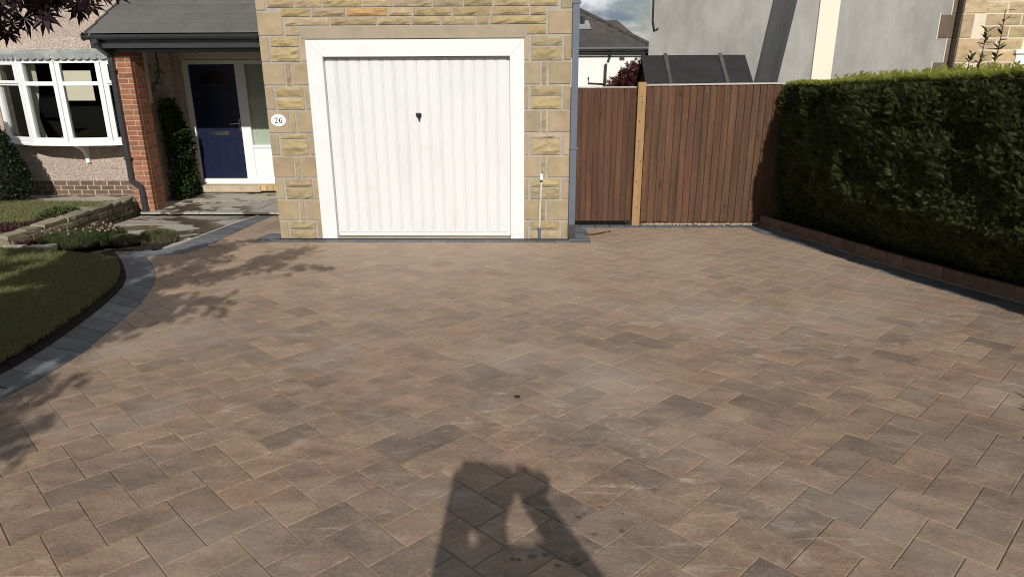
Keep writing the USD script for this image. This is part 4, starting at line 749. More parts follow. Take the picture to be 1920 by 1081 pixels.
bg_ = thing('bungalow', 'white rendered bungalow with brown tiled hipped roof', 'bungalow', (0, 11, 0))
obj('wall', box(-7, 2.86, 10.84, 17.0, -0.3, 2.12), 'white_render', bg_); obj('brick_end', box(2.861, 3.06, 10.98, 16.5, -0.3, 2.13), 'shed_wood', bg_)
HS = 0.55; br = obj('roof', hexa([(-7, 10.72, 2.19), (3.16, 10.72, 2.19), (3.16, 17.3, 2.19), (-7, 17.3, 2.19), (-7, 10.72, 2.2), (3.16, 10.72, 2.2), (3.16, 17.3, 2.2), (-7, 17.3, 2.2)]), 'black_plastic', bg_)
for k in range(12):                                           # courses of tiles, front slope, cut along the hip
    d0, d1 = k * 0.27, (k + 1) * 0.27 + 0.02; xr0, xr1 = 3.13 - d0, 3.13 - d1
    obj('tile_course', hexa([(-7, 10.75 + d0, 2.185 + HS * d0), (xr0, 10.75 + d0, 2.185 + HS * d0), (xr1, 10.75 + d1, 2.185 + HS * d1), (-7, 10.75 + d1, 2.185 + HS * d1), (-7, 10.75 + d0, 2.235 + HS * d0), (xr0, 10.75 + d0, 2.235 + HS * d0), (xr1, 10.75 + d1, 2.20 + HS * d1), (-7, 10.75 + d1, 2.20 + HS * d1)]), 'old_tile', br, tone=np.full(3, U(.82, 1.15)))
    obj('side_course', hexa([(xr0, 10.75 + d0, 2.185 + HS * d0), (xr0, 17.27 - d0, 2.185 + HS * d0), (xr1, 17.27 - d1, 2.185 + HS * d1), (xr1, 10.75 + d1, 2.185 + HS * d1), (xr0, 10.75 + d0, 2.23 + HS * d0), (xr0, 17.27 - d0, 2.23 + HS * d0), (xr1, 17.27 - d1, 2.20 + HS * d1), (xr1, 10.75 + d1, 2.20 + HS * d1)]), 'old_tile', br, tone=np.full(3, U(.85, 1.1)))
obj('hip_ridge', tube([(3.13, 10.75, 2.225), (-0.1, 13.98, 2.225 + HS * 3.23)], 0.055, 8), 'old_tile', br, tone=np.full(3, .9))
r2 = obj('rear_roof', hexa([(1.0, 15.0, 2.2), (3.75, 15.0, 2.2), (3.75, 19.5, 2.2), (1.0, 19.5, 2.2), (1.2, 16.0, 3.11), (2.72, 16.0, 3.12), (2.72, 18.5, 3.12), (1.2, 18.5, 3.11)]), 'old_tile', bg_, tone=np.full(3, .95))
obj('fascia', box(-7, 3.10, 10.70, 10.74, 2.10, 2.215), 'black_plastic', bg_); obj('white_soffit_board', box(-7, 2.87, 10.81, 10.838, 2.03, 2.10), 'upvc', bg_)
obj('gutter', tube([(-7, 10.66, 2.20), (3.12, 10.66, 2.20)], 0.05, 8), 'black_plastic', bg_); obj('wall_band', box(-7, 2.87, 10.822, 10.838, 2.0, 2.029), 'black_plastic', bg_)
obj('downpipe', tube([(1.985, 10.70, 2.17), (1.985, 10.72, 2.06), (1.96, 10.76, 1.95), (1.885, 10.79, 1.82), (1.872, 10.79, 1.0), (1.872, 10.79, 0.0)], 0.038, 8), 'black_plastic', bg_, smooth=40)
obj('air_brick', box(2.23, 2.36, 10.83, 10.86, 1.92, 2.0), 'shed_wood', bg_)
obj('waste_pipe', tube([(1.46, 10.81, 1.52), (1.46, 10.81, 1.37), (1.86, 10.81, 1.35)], 0.018, 6), 'black_plastic', bg_)
vp = obj('vent_pipe', tube([(1.34, 11.85, 2.70), (1.34, 11.85, 2.99)], 0.055, 10), 'black_plastic', bg_); obj('vent_collar', xf(trimesh.creation.cylinder(0.075, 0.07, sections=12), None, (1.33, 11.85, 2.86)), 'black_plastic', vp); obj('vent_cap', xf(trimesh.creation.cylinder(0.06, 0.05, sections=12), None, (1.34, 11.85, 3.0)), 'black_plastic', vp)
obj('lead_flashing', hexa([(1.12, 11.55, 2.700), (1.55, 11.55, 2.700), (1.50, 11.95, 2.915), (1.20, 11.95, 2.915), (1.12, 11.55, 2.706), (1.55, 11.55, 2.706), (1.50, 11.95, 2.921), (1.20, 11.95, 2.921)]), 'lead', vp)

nh = thing('neighbour_house', 'grey rendered neighbouring house with stone front corner and cream strip', 'house', (6, 3, -0.1))
obj('rear_wall', hexa([(1.86, 3.87, -.4), (5.0, 3.87, -.4), (5.0, 6, -.4), (2.35, 6, -.4), (1.86, 3.87, 3.1), (5.0, 3.87, 3.1), (5.0, 6, 3.1), (2.35, 6, 3.1)]), 'grey_render', nh)
obj('chimney_breast', hexa([(3.33, 2.80, -.2), (4.06, 2.80, -.2), (4.06, 3.869, -.2), (3.33, 3.869, -.2), (4.05, 2.80, 4.9), (4.06, 2.80, 4.9), (4.06, 3.869, 4.9), (4.05, 3.869, 4.9)]), 'grey_render', nh)
obj('cream_strip', box(4.061, 4.34, 2.77, 2.90, -0.2, 5.0), 'cream_render', nh); obj('front_wall', box(4.341, 5.995, 2.80, 3.2, -0.2, 5.0), 'grey_render', nh)
obj('overflow_pipe', tube([(1.89, 3.84, 3.05), (1.90, 3.84, 2.54), (1.93, 3.84, 2.40), (1.99, 3.84, 2.43)], 0.014, 6), 'black_plastic', nh)
def wobj(*k, **kw): return obj(*k, **kw)
sf = wobj('stone_front', box(6.002, 12.0, 2.652, 2.95, -0.2, 5.0), 'cream_joint', nh)
for k in range(13):
    z0 = 0.95 + k * 0.16; 
    if k % 2 == 0:
        h = 0.32; big = (k // 2) % 2
        wobj('quoin', facestone(6.0, 6.0 + (0.30 if big else 0.16), z0 + .008, z0 + h - .008, 2.652, 0.012, 0), 'neighbour_stone', sf, tone=AT() * 1.05)
        dl = (0.24, 0.0)[big]
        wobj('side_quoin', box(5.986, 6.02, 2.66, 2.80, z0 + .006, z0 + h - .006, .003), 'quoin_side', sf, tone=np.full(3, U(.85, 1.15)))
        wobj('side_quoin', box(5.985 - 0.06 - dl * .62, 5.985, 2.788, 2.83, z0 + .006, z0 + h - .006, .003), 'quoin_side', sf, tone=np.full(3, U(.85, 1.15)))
        wobj('quoin_edge', box(5.985 - 0.075 - dl * .62, 5.985 - .0605 - dl * .62, 2.792, 2.83, z0 - .008, z0 + h + .008), 'cream_joint', sf)
    x = 6.33 if (k // 2) % 2 == 0 else 6.19
    for a, b in split(x, 8.6, 0.22, 0.6):
        if 6.80 < (a + b) / 2 < 8.0 and 1.25 < z0 < 2.12: 
            if a > 6.8: continue
            b = min(b, 6.80)
        wobj('stone', facestone(a, b - .02, z0 + .009, z0 + .151, 2.652, 0.008, 0.012), 'neighbour_stone', sf, tone=np.array([1, 1, 1]) * U(.75, 1.15) * (1 + np.array([U(-.03, .05), 0, U(-.12, .06)])))
wobj('window_sill', box(6.80, 8.1, 2.60, 2.70, 2.02, 2.07), 'upvc', nh); wobj('window_frame', box(6.83, 8.05, 2.63, 2.68, 1.30, 2.02), 'upvc', nh)

def limb(a, b, r0, r1, bend=0.1, n=6):
    t = np.linspace(0, 1, n); a, b = np.array(a, float), np.array(b, float)
    p = a + (b - a) * t[:, None] + np.c_[U(-1, 1, n), U(-1, 1, n), U(-.3, .8, n)] * bend * np.sin(np.pi * t)[:, None]
    return tube(p, np.linspace(r0, r1, n), 6), p
def palmate(nl=5, ln=1.0):
    """A palmate leaf with pointed lobes along +x, drooping a little."""
    v, f = [(0, 0, 0)], []
    for k in range(nl):
        a = math.radians((k - (nl - 1) / 2) * 40); L = ln * (1 - 0.13 * abs(k - (nl - 1) / 2)); w = 0.13 * L; c, s = math.cos(a), math.sin(a); o = len(v)
        v += [(0.42 * L * c - w * s, 0.42 * L * s + w * c, .03), (0.42 * L * c + w * s, 0.42 * L * s - w * c, .03), (L * c, L * s, -0.16 * L)]
        f += [(0, o + 1, o), (o, o + 1, o + 2)]
    return np.array(v, float), np.array(f)
def oval_leaf(w=0.5):
    v = np.array([(0, 0, 0), (.3, w * .42, .03), (.3, -w * .42, .03), (.68, w * .36, .0), (.68, -w * .36, .0), (1, 0, -.08)]); return v, np.array([(0, 2, 1), (1, 2, 4), (1, 4, 3), (3, 4, 5)])
ma = thing('red_maple', 'dark red maple bush behind the side gate by the white bungalow', 'tree', (1.55, 4.0, -0.1))
obj('trunk', join([tube([(1.6, 4.0, -0.1), (1.62, 4.0, 0.6), (1.68, 4.05, 1.2)], [.05, .04, .03], 6)] + [limb((1.68, 4.05, 1.0), (1.45 + U(-.3, .45), 4.0 + U(-.2, .3), U(1.5, 1.9)), .02, .005)[0] for _ in range(7)]), 'bark', ma)
n = 2600; c = rng.normal(size=(n, 3)) * [.17, .17, .19] + np.where(rng.random(n)[:, None] < .5, [1.68, 4.05, 1.62], [1.46, 4.0, 1.42]); c = c[(c[:, 2] < 2.02 - 0.9 * np.clip(1.72 - c[:, 0], 0, 1))]
obj('crown', scatter(palmate(5), c, frames(rng.normal(size=(len(c), 3)) + [0, -.4, -.3], U(0, 6.3, len(c))), U(.05, .085, len(c))), 'red_leaf', ma)

# ---------------------------------------------------------------- hedge and shoots
HP = np.array([(3.04, .86, 1.70), (3.01, -.3, 1.735), (3.06, -1.1, 1.79), (3.20, -1.8, 1.83), (3.52, -2.9, 1.905), (4.0, -4.3, 1.985), (4.85, -6.4, 2.07)])[::-1]
def hx(y): return np.interp(y, HP[:, 1], HP[:, 0])
def hz(y): return np.interp(y, HP[:, 1], HP[:, 2])
def kx(y): return np.interp(y, K2[::-1, 1], K2[::-1, 0])
def hface(y, z):
    k = np.clip((0.75 - z) / 0.6, 0, 1) ** 1.3; top = np.clip((z - hz(y) + 0.10) / 0.10, 0, 1) ** 2 * 0.05
    q = np.stack([y * 2.2, z * 2.2, 0 * y], -1); q2 = np.stack([y * 7, z * 5, 0 * y + 3], -1)
    return hx(y) * (1 - k) + np.maximum(kx(y) + 0.16, hx(y)) * k + top + 0.07 * (meshkit.fbm(q, 3, 5) - .5) + 0.04 * (meshkit.fbm(q2, 2, 9) - .5)
ny_, nz_ = 90, 26; ys, ts = np.linspace(-6.4, 0.84, ny_), np.linspace(0, 1, nz_); Yg, Tg = np.meshgrid(ys, ts, indexing='ij'); Zg = 0.02 + Tg * (hz(Yg) - 0.045 - 0.02)
Xg = hface(Yg, Zg) + 0.07; front = np.stack([Xg, Yg, Zg], -1); back = np.stack([hx(Yg) + 1.15, Yg, Zg], -1)
prof = np.concatenate([front, back[:, ::-1]], 1); m_ = prof.shape[1]; v = prof.reshape(-1, 3); f = []
for i in range(ny_ - 1):
    for j in range(m_):
        a, b = i * m_ + j, i * m_ + (j + 1) % m_; f += [(a, b + m_, b), (a, a + m_, b + m_)]
v = np.vstack([v, prof[0].mean(0), prof[-1].mean(0)]); e = (ny_ - 1) * m_
for j in range(m_): f += [(len(v) - 2, j, (j + 1) % m_), (len(v) - 1, e + (j + 1) % m_, e + j)]
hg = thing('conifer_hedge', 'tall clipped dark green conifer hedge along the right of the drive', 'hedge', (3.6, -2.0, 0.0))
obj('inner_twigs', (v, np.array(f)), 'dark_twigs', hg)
def spray(nb=4):
    v, f = [], []
    def bl(x0, y0, a, L, w):
        c, s = math.cos(a), math.sin(a); o = len(v)
        v.extend([(x0, y0, 0), (x0 + .45 * L * c - w * s, y0 + .45 * L * s + w * c, .02), (x0 + .45 * L * c + w * s, y0 + .45 * L * s - w * c, .02), (x0 + L * c, y0 + L * s, -.03)]); f.extend([(o, o + 2, o + 1), (o + 1, o + 2, o + 3)])
    bl(0, 0, 0, 1.0, .055)
    for k in range(nb):
        x = 0.18 + 0.62 * k / max(1, nb - 1); L = 0.46 * (1 - .5 * x)
        bl(x, 0, math.radians(42), L, .05); bl(x, 0, -math.radians(42), L, .05)
    return np.array(v, float), np.array(f)
SP = spray(3)
n = 62000; y = U(-4.6, 0.83, n); z = 0.05 + (hz(y) - 0.065) * U(0, 1, n) ** 0.9; x = hface(y, z) + U(-.01, .055, n) + (meshkit.noise(np.stack([y * 5, z * 5, y * 0], -1), 4) > .72) * 0.05
d = np.c_[U(-1.0, -.1, n), U(-.75, .35, n), U(-.25, 1.0, n)]
k = meshkit.fbm(np.stack([y * 3.5, z * 3.5, y * 0], -1), 3, 21); x = x - np.clip(k - .5, 0, 1) * .35 * (n < 0)
obj('foliage', scatter(SP, np.c_[x, y, z], frames(d, U(-1.2, 1.2, n)), U(.026, .060, n)), 'conifer', hg)
n2 = 26000; y = U(-4.6, 0.80, n2); z = 0.25 + (hz(y) - 0.33) * U(0, 1, n2); k = meshkit.fbm(np.stack([y * 4.2, z * 4.2, y * 0], -1), 3, 21); q = k > .52; y, z, k = y[q], z[q], k[q]; n2 = len(y)
x = hface(y, z) - .01 - (k - .52) * .22 * U(.3, 1, n2)
obj('tufts', scatter(SP, np.c_[x, y, z], frames(np.c_[U(-.9, .1, n2), U(-.6, .5, n2), U(.0, 1.0, n2)], U(-1.2, 1.2, n2)), U(.04, .075, n2)), 'conifer', hg)
n = 26000; y = U(-4.6, 0.85, n); x = hx(y) + 0.02 + 1.1 * U(0, 1, n) ** 1.3; z = hz(y) - 0.035 + 0.02 * (meshkit.noise(np.stack([x * 5, y * 5, y * 0], -1)) - .3) + 0.035 * np.clip((x - hx(y) - .5) / .5, 0, 1)
obj('top_foliage', scatter(SP, np.c_[x, y, z], frames(np.c_[U(-.7, .5, n), U(-.6, .6, n), U(.3, 1.0, n)], U(0, 6.3, n)), U(.035, .075, n) * (1 + 1.1 * (rng.random(n) < .10) * (x > hx(y) + .6))), 'sunlit_conifer', hg)
for sx, sy, h, lab in ((4.60, -0.50, 2.42, 'tallest leafy shoot rising behind the hedge by the stone corner'), (4.62, -0.22, 2.24, 'second tallest leafy shoot behind the hedge left of the tallest'), (4.70, 0.10, 2.02, 'short leafy shoot behind the hedge below the stone quoins'), (4.75, -0.95, 2.10, 'leafy shoot behind the hedge at the right edge of the picture')):
    t_ = thing('laurel_shoot', lab, 'shrub', (sx, sy, 0.3)); z = np.linspace(0.3, h, 12); p = np.c_[sx + .03 * np.sin(z * 4 + sx), sy + .03 * np.cos(z * 5), z]
    obj('stem', tube(p, np.linspace(.012, .004, 12), 5), 'bark', t_); n = 46; zz = U(1.6, h, n); q = U(0, 6.3, n)
    obj('leaves', scatter(oval_leaf(.42), np.c_[np.interp(zz, z, p[:, 0]), np.interp(zz, z, p[:, 1]), zz], frames(np.c_[np.cos(q), np.sin(q), U(.1, 1.1, n)], U(-.4, .4, n)), U(.06, .11, n)), 'laurel_leaf', t_)

# ---------------------------------------------------------------- ivy, shrubs, bed plants, retaining wall
iv = thing('ivy', 'dark glossy ivy column covering the porch side wall', 'climbing plant', (-5.95, 3.7, -0.25))
obj('stems', join([limb((-5.985, U(3.4, 4.0), -0.22), (-5.985, U(3.4, 4.05), U(.9, 1.45)), .012, .004, .05)[0] for _ in range(9)]), 'bark', iv)
n = 5200; zz = -0.2 + 1.62 * U(0, 1, n); y = U(3.32, 4.10, n); thick = 0.10 + 0.13 * meshkit.fbm(np.stack([y * 3, zz * 3, y * 0], -1), 2) + .05 * (zz < .9); keep = zz < 1.42 - 0.5 * np.clip((y - 3.75) / .35, 0, 1) + U(-.08, .05, n)
x = -5.98 + thick * rng.random(n) ** .5; c = np.c_[x, y, zz][keep]; n = len(c)
obj('leaves', scatter(oval_leaf(.85), c, frames(np.c_[U(.2, 1, n), U(-.9, .3, n), U(-1, .2, n)], U(-.6, .6, n)), U(.035, .065, n)), 'ivy_leaf', iv)
def bush(name, label, cat, c, rad, n, leaf, mat, size, bump=.12, twig='dark_twigs', cone=0.0):
    t_ = thing(name, label, cat, c); m = trimesh.creation.icosphere(3, 1.0); u = np.array(m.vertices)
    def shape(u):
        s = 1 + bump * 2 * (meshkit.fbm(u * 2.3 + 11, 3, 3) - .5); w = u * np.array(rad) * s[:, None]; k = 1 - cone * np.clip((w[:, 2] + rad[2]) / (2 * rad[2]), 0, 1); w[:, :2] *= k[:, None]; return w + np.array(c) + [0, 0, rad[2] * .85]
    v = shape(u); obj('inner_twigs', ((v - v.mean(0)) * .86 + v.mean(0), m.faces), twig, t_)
    u = rng.normal(size=(n, 3)); u /= np.linalg.norm(u, axis=1, keepdims=True); p = shape(u) ; ctr = np.array(c) + [0, 0, rad[2] * .85]; p = ctr + (p - ctr) * U(.84, 1.03, n)[:, None]
    obj('foliage', scatter(leaf, p, frames(u + rng.normal(size=(n, 3)) * .6 + [0, 0, .2], U(0, 6.3, n)), U(size[0], size[1], n)), mat, t_)
bush('evergreen_shrub', 'dark rounded cone of clipped evergreen below the bay window', 'shrub', (-8.27, 2.52, -0.12), (.74, .60, .82), 9500, oval_leaf(.7), 'box_leaf', (.025, .045), .08, cone=.72)
bush('low_shrub', 'low dark green mounded shrub on top of the stone wall', 'shrub', (-6.22, 0.95, -0.02), (.20, .30, .085), 2200, oval_leaf(.4), 'thrift_blade', (.03, .06), .15)

wallp = [(-5.955, 2.30), (-5.80, 1.70), (-5.68, 1.05), (-5.62, 0.35), (-5.63, -0.20), (-5.73, -0.62)]; topz = [0.02, 0.07, 0.130, 0.165, 0.170, 0.155]
rw = thing('retaining_wall', 'low mossy drystone wall edging the flagged path', 'wall', (-5.8, 0.9, -0.1))
core = []
for (a, b, za, zb) in zip(wallp[:-1], wallp[1:], topz[:-1], topz[1:]):
    core.append(hexa([(a[0] - .02, a[1], -0.35), (a[0] - .2, a[1], -0.35), (b[0] - .2, b[1], -0.35), (b[0] - .02, b[1], -0.35), (a[0] - .02, a[1], za - .03), (a[0] - .2, a[1], za - .03), (b[0] - .2, b[1], zb - .03), (b[0] - .02, b[1], zb - .03)]))
m = trimesh.Trimesh(*join(core), process=False); m.fix_normals(); obj('core', (m.vertices, m.faces), 'moss_mortar', rw)
def rough_box(a, b, z0, z1, depth, j=.012):
    d = np.array(b) - np.array(a); L = np.linalg.norm(d); d /= L; nv = np.array([-d[1], d[0]]) * (1 if -d[1] > 0 else -1)
    nx = max(2, int(L / .07)); m = trimesh.creation.box((L, depth, z1 - z0)); m = m.subdivide(); v = m.vertices.copy(); s = rng.integers(1, 9999)
    v += (np.stack([meshkit.noise(v * 11 + s, k) for k in range(3)], -1) - .5) * 2 * j
    e = np.abs(v / [L / 2, depth / 2, (z1 - z0) / 2]); v *= (1 - .06 * (np.sort(e, 1)[:, 1:2] > .9))
    c = (np.array(a) + np.array(b)) / 2
    return np.c_[c[0] + v[:, 0] * d[0] + v[:, 1] * nv[0], c[1] + v[:, 0] * d[1] + v[:, 1] * nv[1], (z0 + z1) / 2 + v[:, 2]], m.faces
wl = LineString(wallp)
zt = lambda s: np.interp(wl.interpolate(s).y, [-0.6, -0.09, 0.29, 0.72, 1.2, 1.87, 2.3], [0.165, 0.186, 0.176, 0.163, 0.126, 0.067, 0.03])
for row in range(5):
    s = 0.0
    while s < wl.length - .05:
        L = U(.10, .26) if s > .5 else U(.16, .30); s1 = min(s + L, wl.length); a, b = wl.interpolate(s + .004), wl.interpolate(s1 - .004); z1 = zt(s) - .05 - row * .075; z0 = z1 - .068
        if z1 > gz(a.x + .1, a.y) - .02: obj('stone', rough_box((a.x - .055, a.y), (b.x - .055, b.y), z0, z1, .13), 'moss_stone', rw, tone=np.full(3, U(.6, 1.4)))
        s = s1
s = 0.0
while s < wl.length - .03:
    s1 = min(s + U(.18, .42), wl.length); a, b = wl.interpolate(s + .003), wl.interpolate(s1 - .003)
    obj('coping_stone', rough_box((a.x - .10, a.y), (b.x - .10, b.y), zt((s + s1) / 2) - .045, zt((s + s1) / 2) + U(-.008, .014), .18, .014), 'pale_stone', rw, tone=np.array([.50, .48, .38]) * U(.7, 1.25)); s = s1
for i in range(4):
    yy = 1.3 + i * .27; t_ = obj('rockery_stone', rough_box((-6.16 - .1 * i * .2, yy), (-6.18, yy + .22), gp(0, yy) + .02, gp(0, yy) + U(.08, .13), .14, .02), 'moss_stone', tone=np.full(3, U(.9, 1.3)), label=('mossy stone nearest the path behind the drystone wall', 'second mossy stone in the row behind the drystone wall', 'third mossy stone in the row behind the drystone wall', 'mossy stone nearest the pillar behind the drystone wall')[i], cat='stone')
for i in range(3):
    xx = -6.15 + i * .32; obj('border_stone', rough_box((xx, -.70 + .02 * i), (xx + .28, -.68 + .02 * i), 0.01, 0.075, .14, .012), 'pale_stone', tone=np.full(3, U(.9, 1.1)), label=('leftmost pale edging stone between the lawn and the red sedum', 'middle pale edging stone between the lawn and the red sedum', 'pale edging stone beside the grassy thrift clump')[i], cat='stone')
def blades(n, xy, zf, mat, h, w, name, lean=.5, **kw):
    """Grass blades: two-triangle slivers."""
    q = U(0, 6.28, n); H = U(h[0], h[1], n); l = U(0, lean, n); z0 = zf(xy[:, 0], xy[:, 1]); dx, dy = np.cos(q), np.sin(q); q2 = U(0, 6.28, n); ex, ey = np.cos(q2) * w / 2, np.sin(q2) * w / 2
    b = np.c_[xy, z0]; mid = b + np.c_[dx * l * H * .35, dy * l * H * .35, H * .6]; tip = b + np.c_[dx * l * H, dy * l * H, H * (1 - .25 * l)]
    e = np.c_[ex, ey, 0 * ex]; v = np.stack([b - e, b + e, mid - e * .8, mid + e * .8, tip], 1).reshape(-1, 3); o = (np.arange(n) * 5)[:, None, None]
    f = (np.array([(0, 1, 3), (0, 3, 2), (2, 3, 4)])[None] + o).reshape(-1, 3)
    return obj(name, (v, f), mat, **kw)
def sample(poly, n):
    x0, y0, x1, y1 = poly.bounds; out = np.zeros((0, 2)); import shapely
    while len(out) < n:
        p = np.c_[U(x0, x1, n), U(y0, y1, n)]; out = np.vstack([out, p[shapely.contains_xy(poly, p[:, 0], p[:, 1])]])
    return out[:n]
vis = Polygon([(-9, -.6), (-6.6, -2.0), (-5.2, -3.2), (-3.6, -4.9), (-3.2, -4.9), (-3.1, 3), (-9, 3)])
blades(96000, sample(lawn.buffer(.045).intersection(vis.buffer(.3)), 96000), lambda x, y: gp(x, y) + .03, 'grass_blade', (.018, .045), .005, 'grass', label='mown green grass of the front lawn beside the curved strip', cat='grass', kind='stuff')
blades(32000, sample(upper, 32000), lambda x, y: gp(x, y) + .065, 'grass_blade', (.02, .05), .006, 'grass', label='sunlit grass of the upper lawn below the bay window', cat='grass', kind='stuff')
# thrift with pink heads, and pale heather cushions
def clump(name, label, c, r, n, h, mat, flowers=0):
    t_ = thing(name, label, 'plant', (*c, 0.0)); a = U(0, 6.28, n); rr = np.sqrt(rng.random(n)); xy = np.c_[c[0] + r[0] * rr * np.cos(a), c[1] + r[1] * rr * np.sin(a)]
    dome = lambda x, y: gp(x, y) + .005 + h * .55 * np.sqrt(np.clip(1 - ((x - c[0]) / r[0]) ** 2 - ((y - c[1]) / r[1]) ** 2, 0, 1))
    blades(n, xy, dome, mat, (h * .35, h * .75), .005, 'blades', 1.0, parent=t_)
    m = trimesh.creation.icosphere(2, 1.0); v = np.array(m.vertices) * [r[0] * .96, r[1] * .96, h * .58] + [c[0], c[1], 0]; v[:, 2] += gp(v[:, 0], v[:, 1]); obj('cushion', (v, m.faces), 'dark_twigs', t_)
    if flowers:
        a = U(0, 6.28, flowers); rr = np.sqrt(rng.random(flowers)) * .95; x, y = c[0] + r[0] * rr * np.cos(a), c[1] + r[1] * rr * np.sin(a); z0 = dome(x, y); z1 = z0 + U(.06, .13, flowers)
        obj('stalks', join([tube([(x[i], y[i], z0[i]), (x[i] + U(-.02, .02), y[i] + U(-.02, .02), z1[i])], .0018, 4) for i in range(flowers)]), 'thrift_blade', t_, kind='stuff')
        obj('flowers', scatter((np.array(trimesh.creation.icosphere(1, 1.0).vertices), trimesh.creation.icosphere(1, 1.0).faces), np.c_[x, y, z1], np.tile(np.eye(3), (flowers, 1, 1)), U(.009, .015, flowers)), 'pink_flower', t_, kind='stuff')
clump('thrift', 'large grassy green thrift clump with pink heads against the drystone wall', (-5.25, -0.36), (.33, .20), 5600, .125, 'thrift_blade', 10)
clump('thrift', 'darker thrift clump with most of the pink flower heads', (-4.98, -0.12), (.23, .22), 4000, .14, 'thrift_blade', 34)
clump('heather', 'small pale heather cushion left of the big one', (-4.62, -0.30), (.15, .13), 2600, .09, 'heather_tip')
clump('heather', 'large pale heather cushion at the corner of the path edging', (-4.27, -0.24), (.21, .15), 5200, .135, 'heather_tip')
clump('heather', 'tiny yellowish plant by the left end of the drystone wall', (-6.05, 0.55), (.10, .12), 900, .08, 'thrift_blade')
def mat_of(poly, n, zf, leaf, mat, size, name, **kw):
    p = sample(poly, n); c = np.c_[p, zf(p[:, 0], p[:, 1]) + U(0, .045, n)]; return obj(name, scatter(leaf, c, frames(rng.normal(size=(n, 3)) + [0, 0, .8], U(0, 6.3, n)), U(*size, n)), mat, **kw)
mat_of(Polygon([(-6.7, -.60), (-5.60, -.60), (-5.62, -.30), (-6.7, -.30)]), 3200, lambda x, y: gp(x, y) + .01, oval_leaf(.7), 'sedum', (.015, .032), 'sedum', label='dark red sedum ground cover behind the pale edging stones', cat='ground cover', kind='stuff')
mat_of(Polygon([(-6.9, -.25), (-5.95, -.25), (-5.88, .8), (-6.05, .8), (-6.2, .25), (-6.9, .1)]), 3200, lambda x, y: gp(x, y) + .10, oval_leaf(.7), 'sedum', (.015, .032), 'sedum', label='dark red sedum ground cover along the top of the drystone wall', cat='ground cover', kind='stuff')

# ---------------------------------------------------------------- purple maple at the left, whose branch tip hangs into view
ac = thing('purple_maple', 'purple leaved maple whose branch tip hangs in the top left corner', 'tree', (-4.4, -6.6, 0.3))
fork = np.array([-4.4, -6.55, 1.35]); tips = [(-2.14, -4.62, 2.34), (-2.36, -5.32, 2.40), (-2.62, -6.4, 2.2), (-2.80, -7.85, 2.05), (-3.05, -7.5, 2.2), (-3.2, -8.05, 2.2), (-2.98, -6.9, 2.25), (-2.75, -6.2, 2.3), (-2.95, -5.6, 2.4), (-3.4, -7.5, 2.4), (-3.5, -6.6, 2.5), (-3.2, -4.85, 2.6), (-4.3, -4.75, 2.6), (-5.4, -5.3, 2.6), (-5.8, -6.6, 2.7), (-5.2, -8.0, 2.7), (-3.6, -8.2, 2.6), (-4.2, -6.4, 3.3), (-3.3, -5.9, 3.0), (-3.2, -7.1, 3.0), (-4.9, -7.2, 3.1), (-3.7, -5.3, 2.3), (-4.9, -5.6, 2.9)]
wood, pos, dirs = [tube([(-4.4, -6.6, 0.2), (-4.42, -6.6, 0.7), fork], [.10, .085, .075], 8)], [], []
for i, tp in enumerate(tips):
    t_, p = limb(fork + rng.normal(size=3) * .04, tp, .035, .006, .12, 9); wood.append(t_)
    for k in range(9 if i < 3 else 12):
        j = U(.3, 1.0) if k else 1.0; b = p[0] + (p[-1] - p[0]) * j; b = np.array([np.interp(j, np.linspace(0, 1, 9), p[:, q]) for q in range(3)])
        out = np.array([tp[0] - fork[0], tp[1] - fork[1], 0]); out /= np.linalg.norm(out) + 1e-6; s = out * U(.1, .4) + rng.normal(size=3) * [.22, .22, .05] + [0, 0, -.05]
        if i == 0: s = s * (.45 if j < .9 else .12)
        e = b + s; wood.append(tube([b, (b + e) / 2 + [0, 0, .03], e], [.006, .004, .002], 4)); n = (24, 66, 34)[i] if i < 3 else 88
        q = np.linspace(0.1, 1, n) if n > 1 else [1]; pos.append(b + np.outer(q, s) + rng.normal(size=(n, 3)) * [.075, .075, .045] + [0, 0, -.02]); dirs.append(np.tile(s, (n, 1)) * 1.4 + rng.normal(size=(n, 3)) * .35 + [0, 0, -.55])
obj('trunk', join(wood), 'bark', ac); pos, dirs = np.vstack(pos), np.vstack(dirs); n = len(pos)
obj('crown', scatter(palmate(7), pos, frames(dirs, U(-.5, .5, n)), U(.07, .105, n)), 'acer_leaf', ac)
bush('garden_bush', 'leafy bush whose shadow falls at the right edge of the drive', 'shrub', (3.06, -6.40, 0.3), (.34, .34, .58), 700, oval_leaf(.45), 'laurel_leaf', (.07, .12), .3)

# ---------------------------------------------------------------- the photographer, behind the camera, whose shadow lies on the drive
pe = thing('person', 'standing person in dark clothes holding a phone up with both hands', 'person', (0.08, -8.5, 0.37))
def chain(parts, edge=.02, it=8):
    man = m3.Manifold()
    for a, ra, b, rb in parts:
        man = man + (m3.Manifold.sphere(ra, 20).translate(a) + m3.Manifold.sphere(rb, 20).translate(b)).hull()
    q = man.refine_to_length(edge).to_mesh(); t = trimesh.Trimesh(q.vert_properties[:, :3], q.tri_verts, process=True); trimesh.smoothing.filter_taubin(t, iterations=it); return t
zg = 0.37; LS, RS, LE, RE, LH, RH = (-.03, -8.45, 1.765), (.29, -8.45, 1.765), (-.075, -8.25, 1.60), (.425, -8.25, 1.61), (-.045, -8.07, 1.80), (.255, -8.09, 1.805)
hipL, hipR, kL, kR, fL, fR = (.03, -8.5, zg + .90), (.20, -8.5, zg + .90), (.01, -8.48, zg + .50), (.22, -8.47, zg + .50), (0., -8.52, zg + .09), (.23, -8.50, zg + .09)
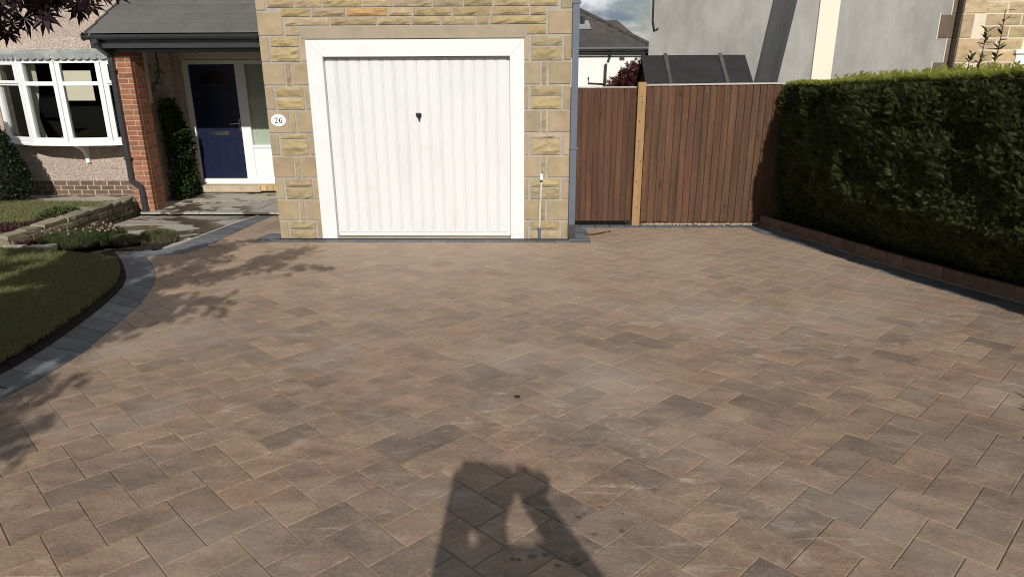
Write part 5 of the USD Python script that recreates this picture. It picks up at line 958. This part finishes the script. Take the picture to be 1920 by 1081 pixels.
body = chain([(LS, .07, RS, .07), (LS, .08, (.115, -8.48, 1.60), .13), (RS, .08, (.115, -8.48, 1.60), .13), ((.115, -8.48, 1.60), .14, (.11, -8.5, 1.34), .135), (hipL, .115, hipR, .115), ((.11, -8.5, 1.34), .135, (.11, -8.5, 1.28), .14),
              (hipL, .105, kL, .068), (kL, .068, fL, .048), (hipR, .105, kR, .068), (kR, .068, fR, .048), (fL, .045, (-.02, -8.36, zg + .035), .032), (fR, .045, (.26, -8.34, zg + .035), .032),
              (LS, .068, LE, .062), (LE, .062, LH, .052), (RS, .068, RE, .06), (RE, .06, RH, .050), ((.115, -8.47, 1.80), .062, (.112, -8.44, 1.93), .058),
              ((.105, -8.42, 2.005), .088, (.105, -8.45, 2.022), .102), ((.10, -8.42, 2.0), .084, (.10, -8.38, 1.94), .060)])
bp = obj('body', body, 'person_cloth', pe, smooth=True)
face = chain([((.10, -8.375, 2.04), .058, (.10, -8.375, 1.96), .048), ((.10, -8.345, 2.01), .016, (.10, -8.318, 1.985), .013)], .012, 4); obj('face', face, 'skin', pe, smooth=True)
for sx in (-.032, .032): obj('eye', xf(trimesh.creation.icosphere(2, .011), None, (.11 + sx, -8.318, 2.025)), 'enamel', pe, smooth=True); obj('ear', chain([((.11 + sx * 2.9, -8.43, 2.03), .016, (.11 + sx * 2.8, -8.43, 1.99), .011)], .008, 3), 'skin', pe, smooth=True)
obj('mouth', box(.088, .132, -8.332, -8.320, 1.944, 1.952, .003), 'pink_pot', pe)
obj('hair', chain([((.105, -8.46, 2.03), .102, (.105, -8.43, 2.04), .095), ((.10, -8.49, 1.98), .085, (.10, -8.46, 2.02), .098)], .02, 4), 'hair', pe, smooth=True)
for H, A, B in ((LH, (-.040, -8.055, 1.862), 1), (RH, (.300, -8.065, 1.858), -1)):
    H, A = np.array(H), np.array(A); parts = [(tuple(H), .046, tuple(A), .048), (tuple(A), .048, tuple(A + [B * (.055 if B > 0 else .125), .005, -.010]), .042)]
    for k in range(4):
        b = A + [B * .035, .028, -.034 + .022 * k]; c = b + [B * .034, .030, .003]; e = c + [B * (.036 - .004 * abs(k - 1.5)), .002, .0]; parts += [(tuple(b), .0105, tuple(c), .0095), (tuple(c), .0095, tuple(e), .0082)]
    b = A + [B * .02, -.028, .02]; parts += [(tuple(b), .015, tuple(b + [B * .045, -.004, .012]), .011), (tuple(b + [B * .045, -.004, .012]), .011, tuple(b + [B * .078, .002, .014]), .009)]
    obj('hand', chain(parts, .007, 5), 'skin', pe, smooth=True)
ph = thing('phone', 'black phone held sideways in both hands of the person', 'phone', (.03, -8.02, 1.87))
v, f = box(-.112, .112, -.005, .005, -.044, .044, .004); R = rot((0, 1, 0), 9); obj('case', (v @ R.T + [.062, -8.018, 1.872], f), 'black_plastic', ph); v, f = box(-.104, .104, -.0008, .0008, -.040, .040); obj('screen', (v @ R.T + [.062, -8.0245, 1.872], f), 'black_paint', ph)

# ---------------------------------------------------------------- garden wall behind, and a hedge added to darken the pane reflections
gb = thing('garden_wall', 'pale sunlit garden wall seen through the far window of the bay room', 'wall', (-14, 24, -0.3))
obj('wall', box(-24, -8.5, 24, 24.3, -0.4, 2.2), 'pale_house', gb); obj('coping', box(-24.05, -8.45, 23.96, 24.34, 2.2, 2.28, .02), 'pale_stone', gb, tone=np.ones(3))
m = trimesh.creation.box((60, 1.2, 1.75)).subdivide().subdivide().subdivide(); v = m.vertices + (np.stack([meshkit.noise(m.vertices * 1.7, k) for k in range(3)], -1) - .5) * .4
ha = thing('added_hedge', 'unseen dark hedge added to darken the window reflections', 'hedge', (-8, -17.5, 0.4)); obj('foliage', (v + [-8, -17.5, 1.25], m.faces), 'dark_twigs', ha)
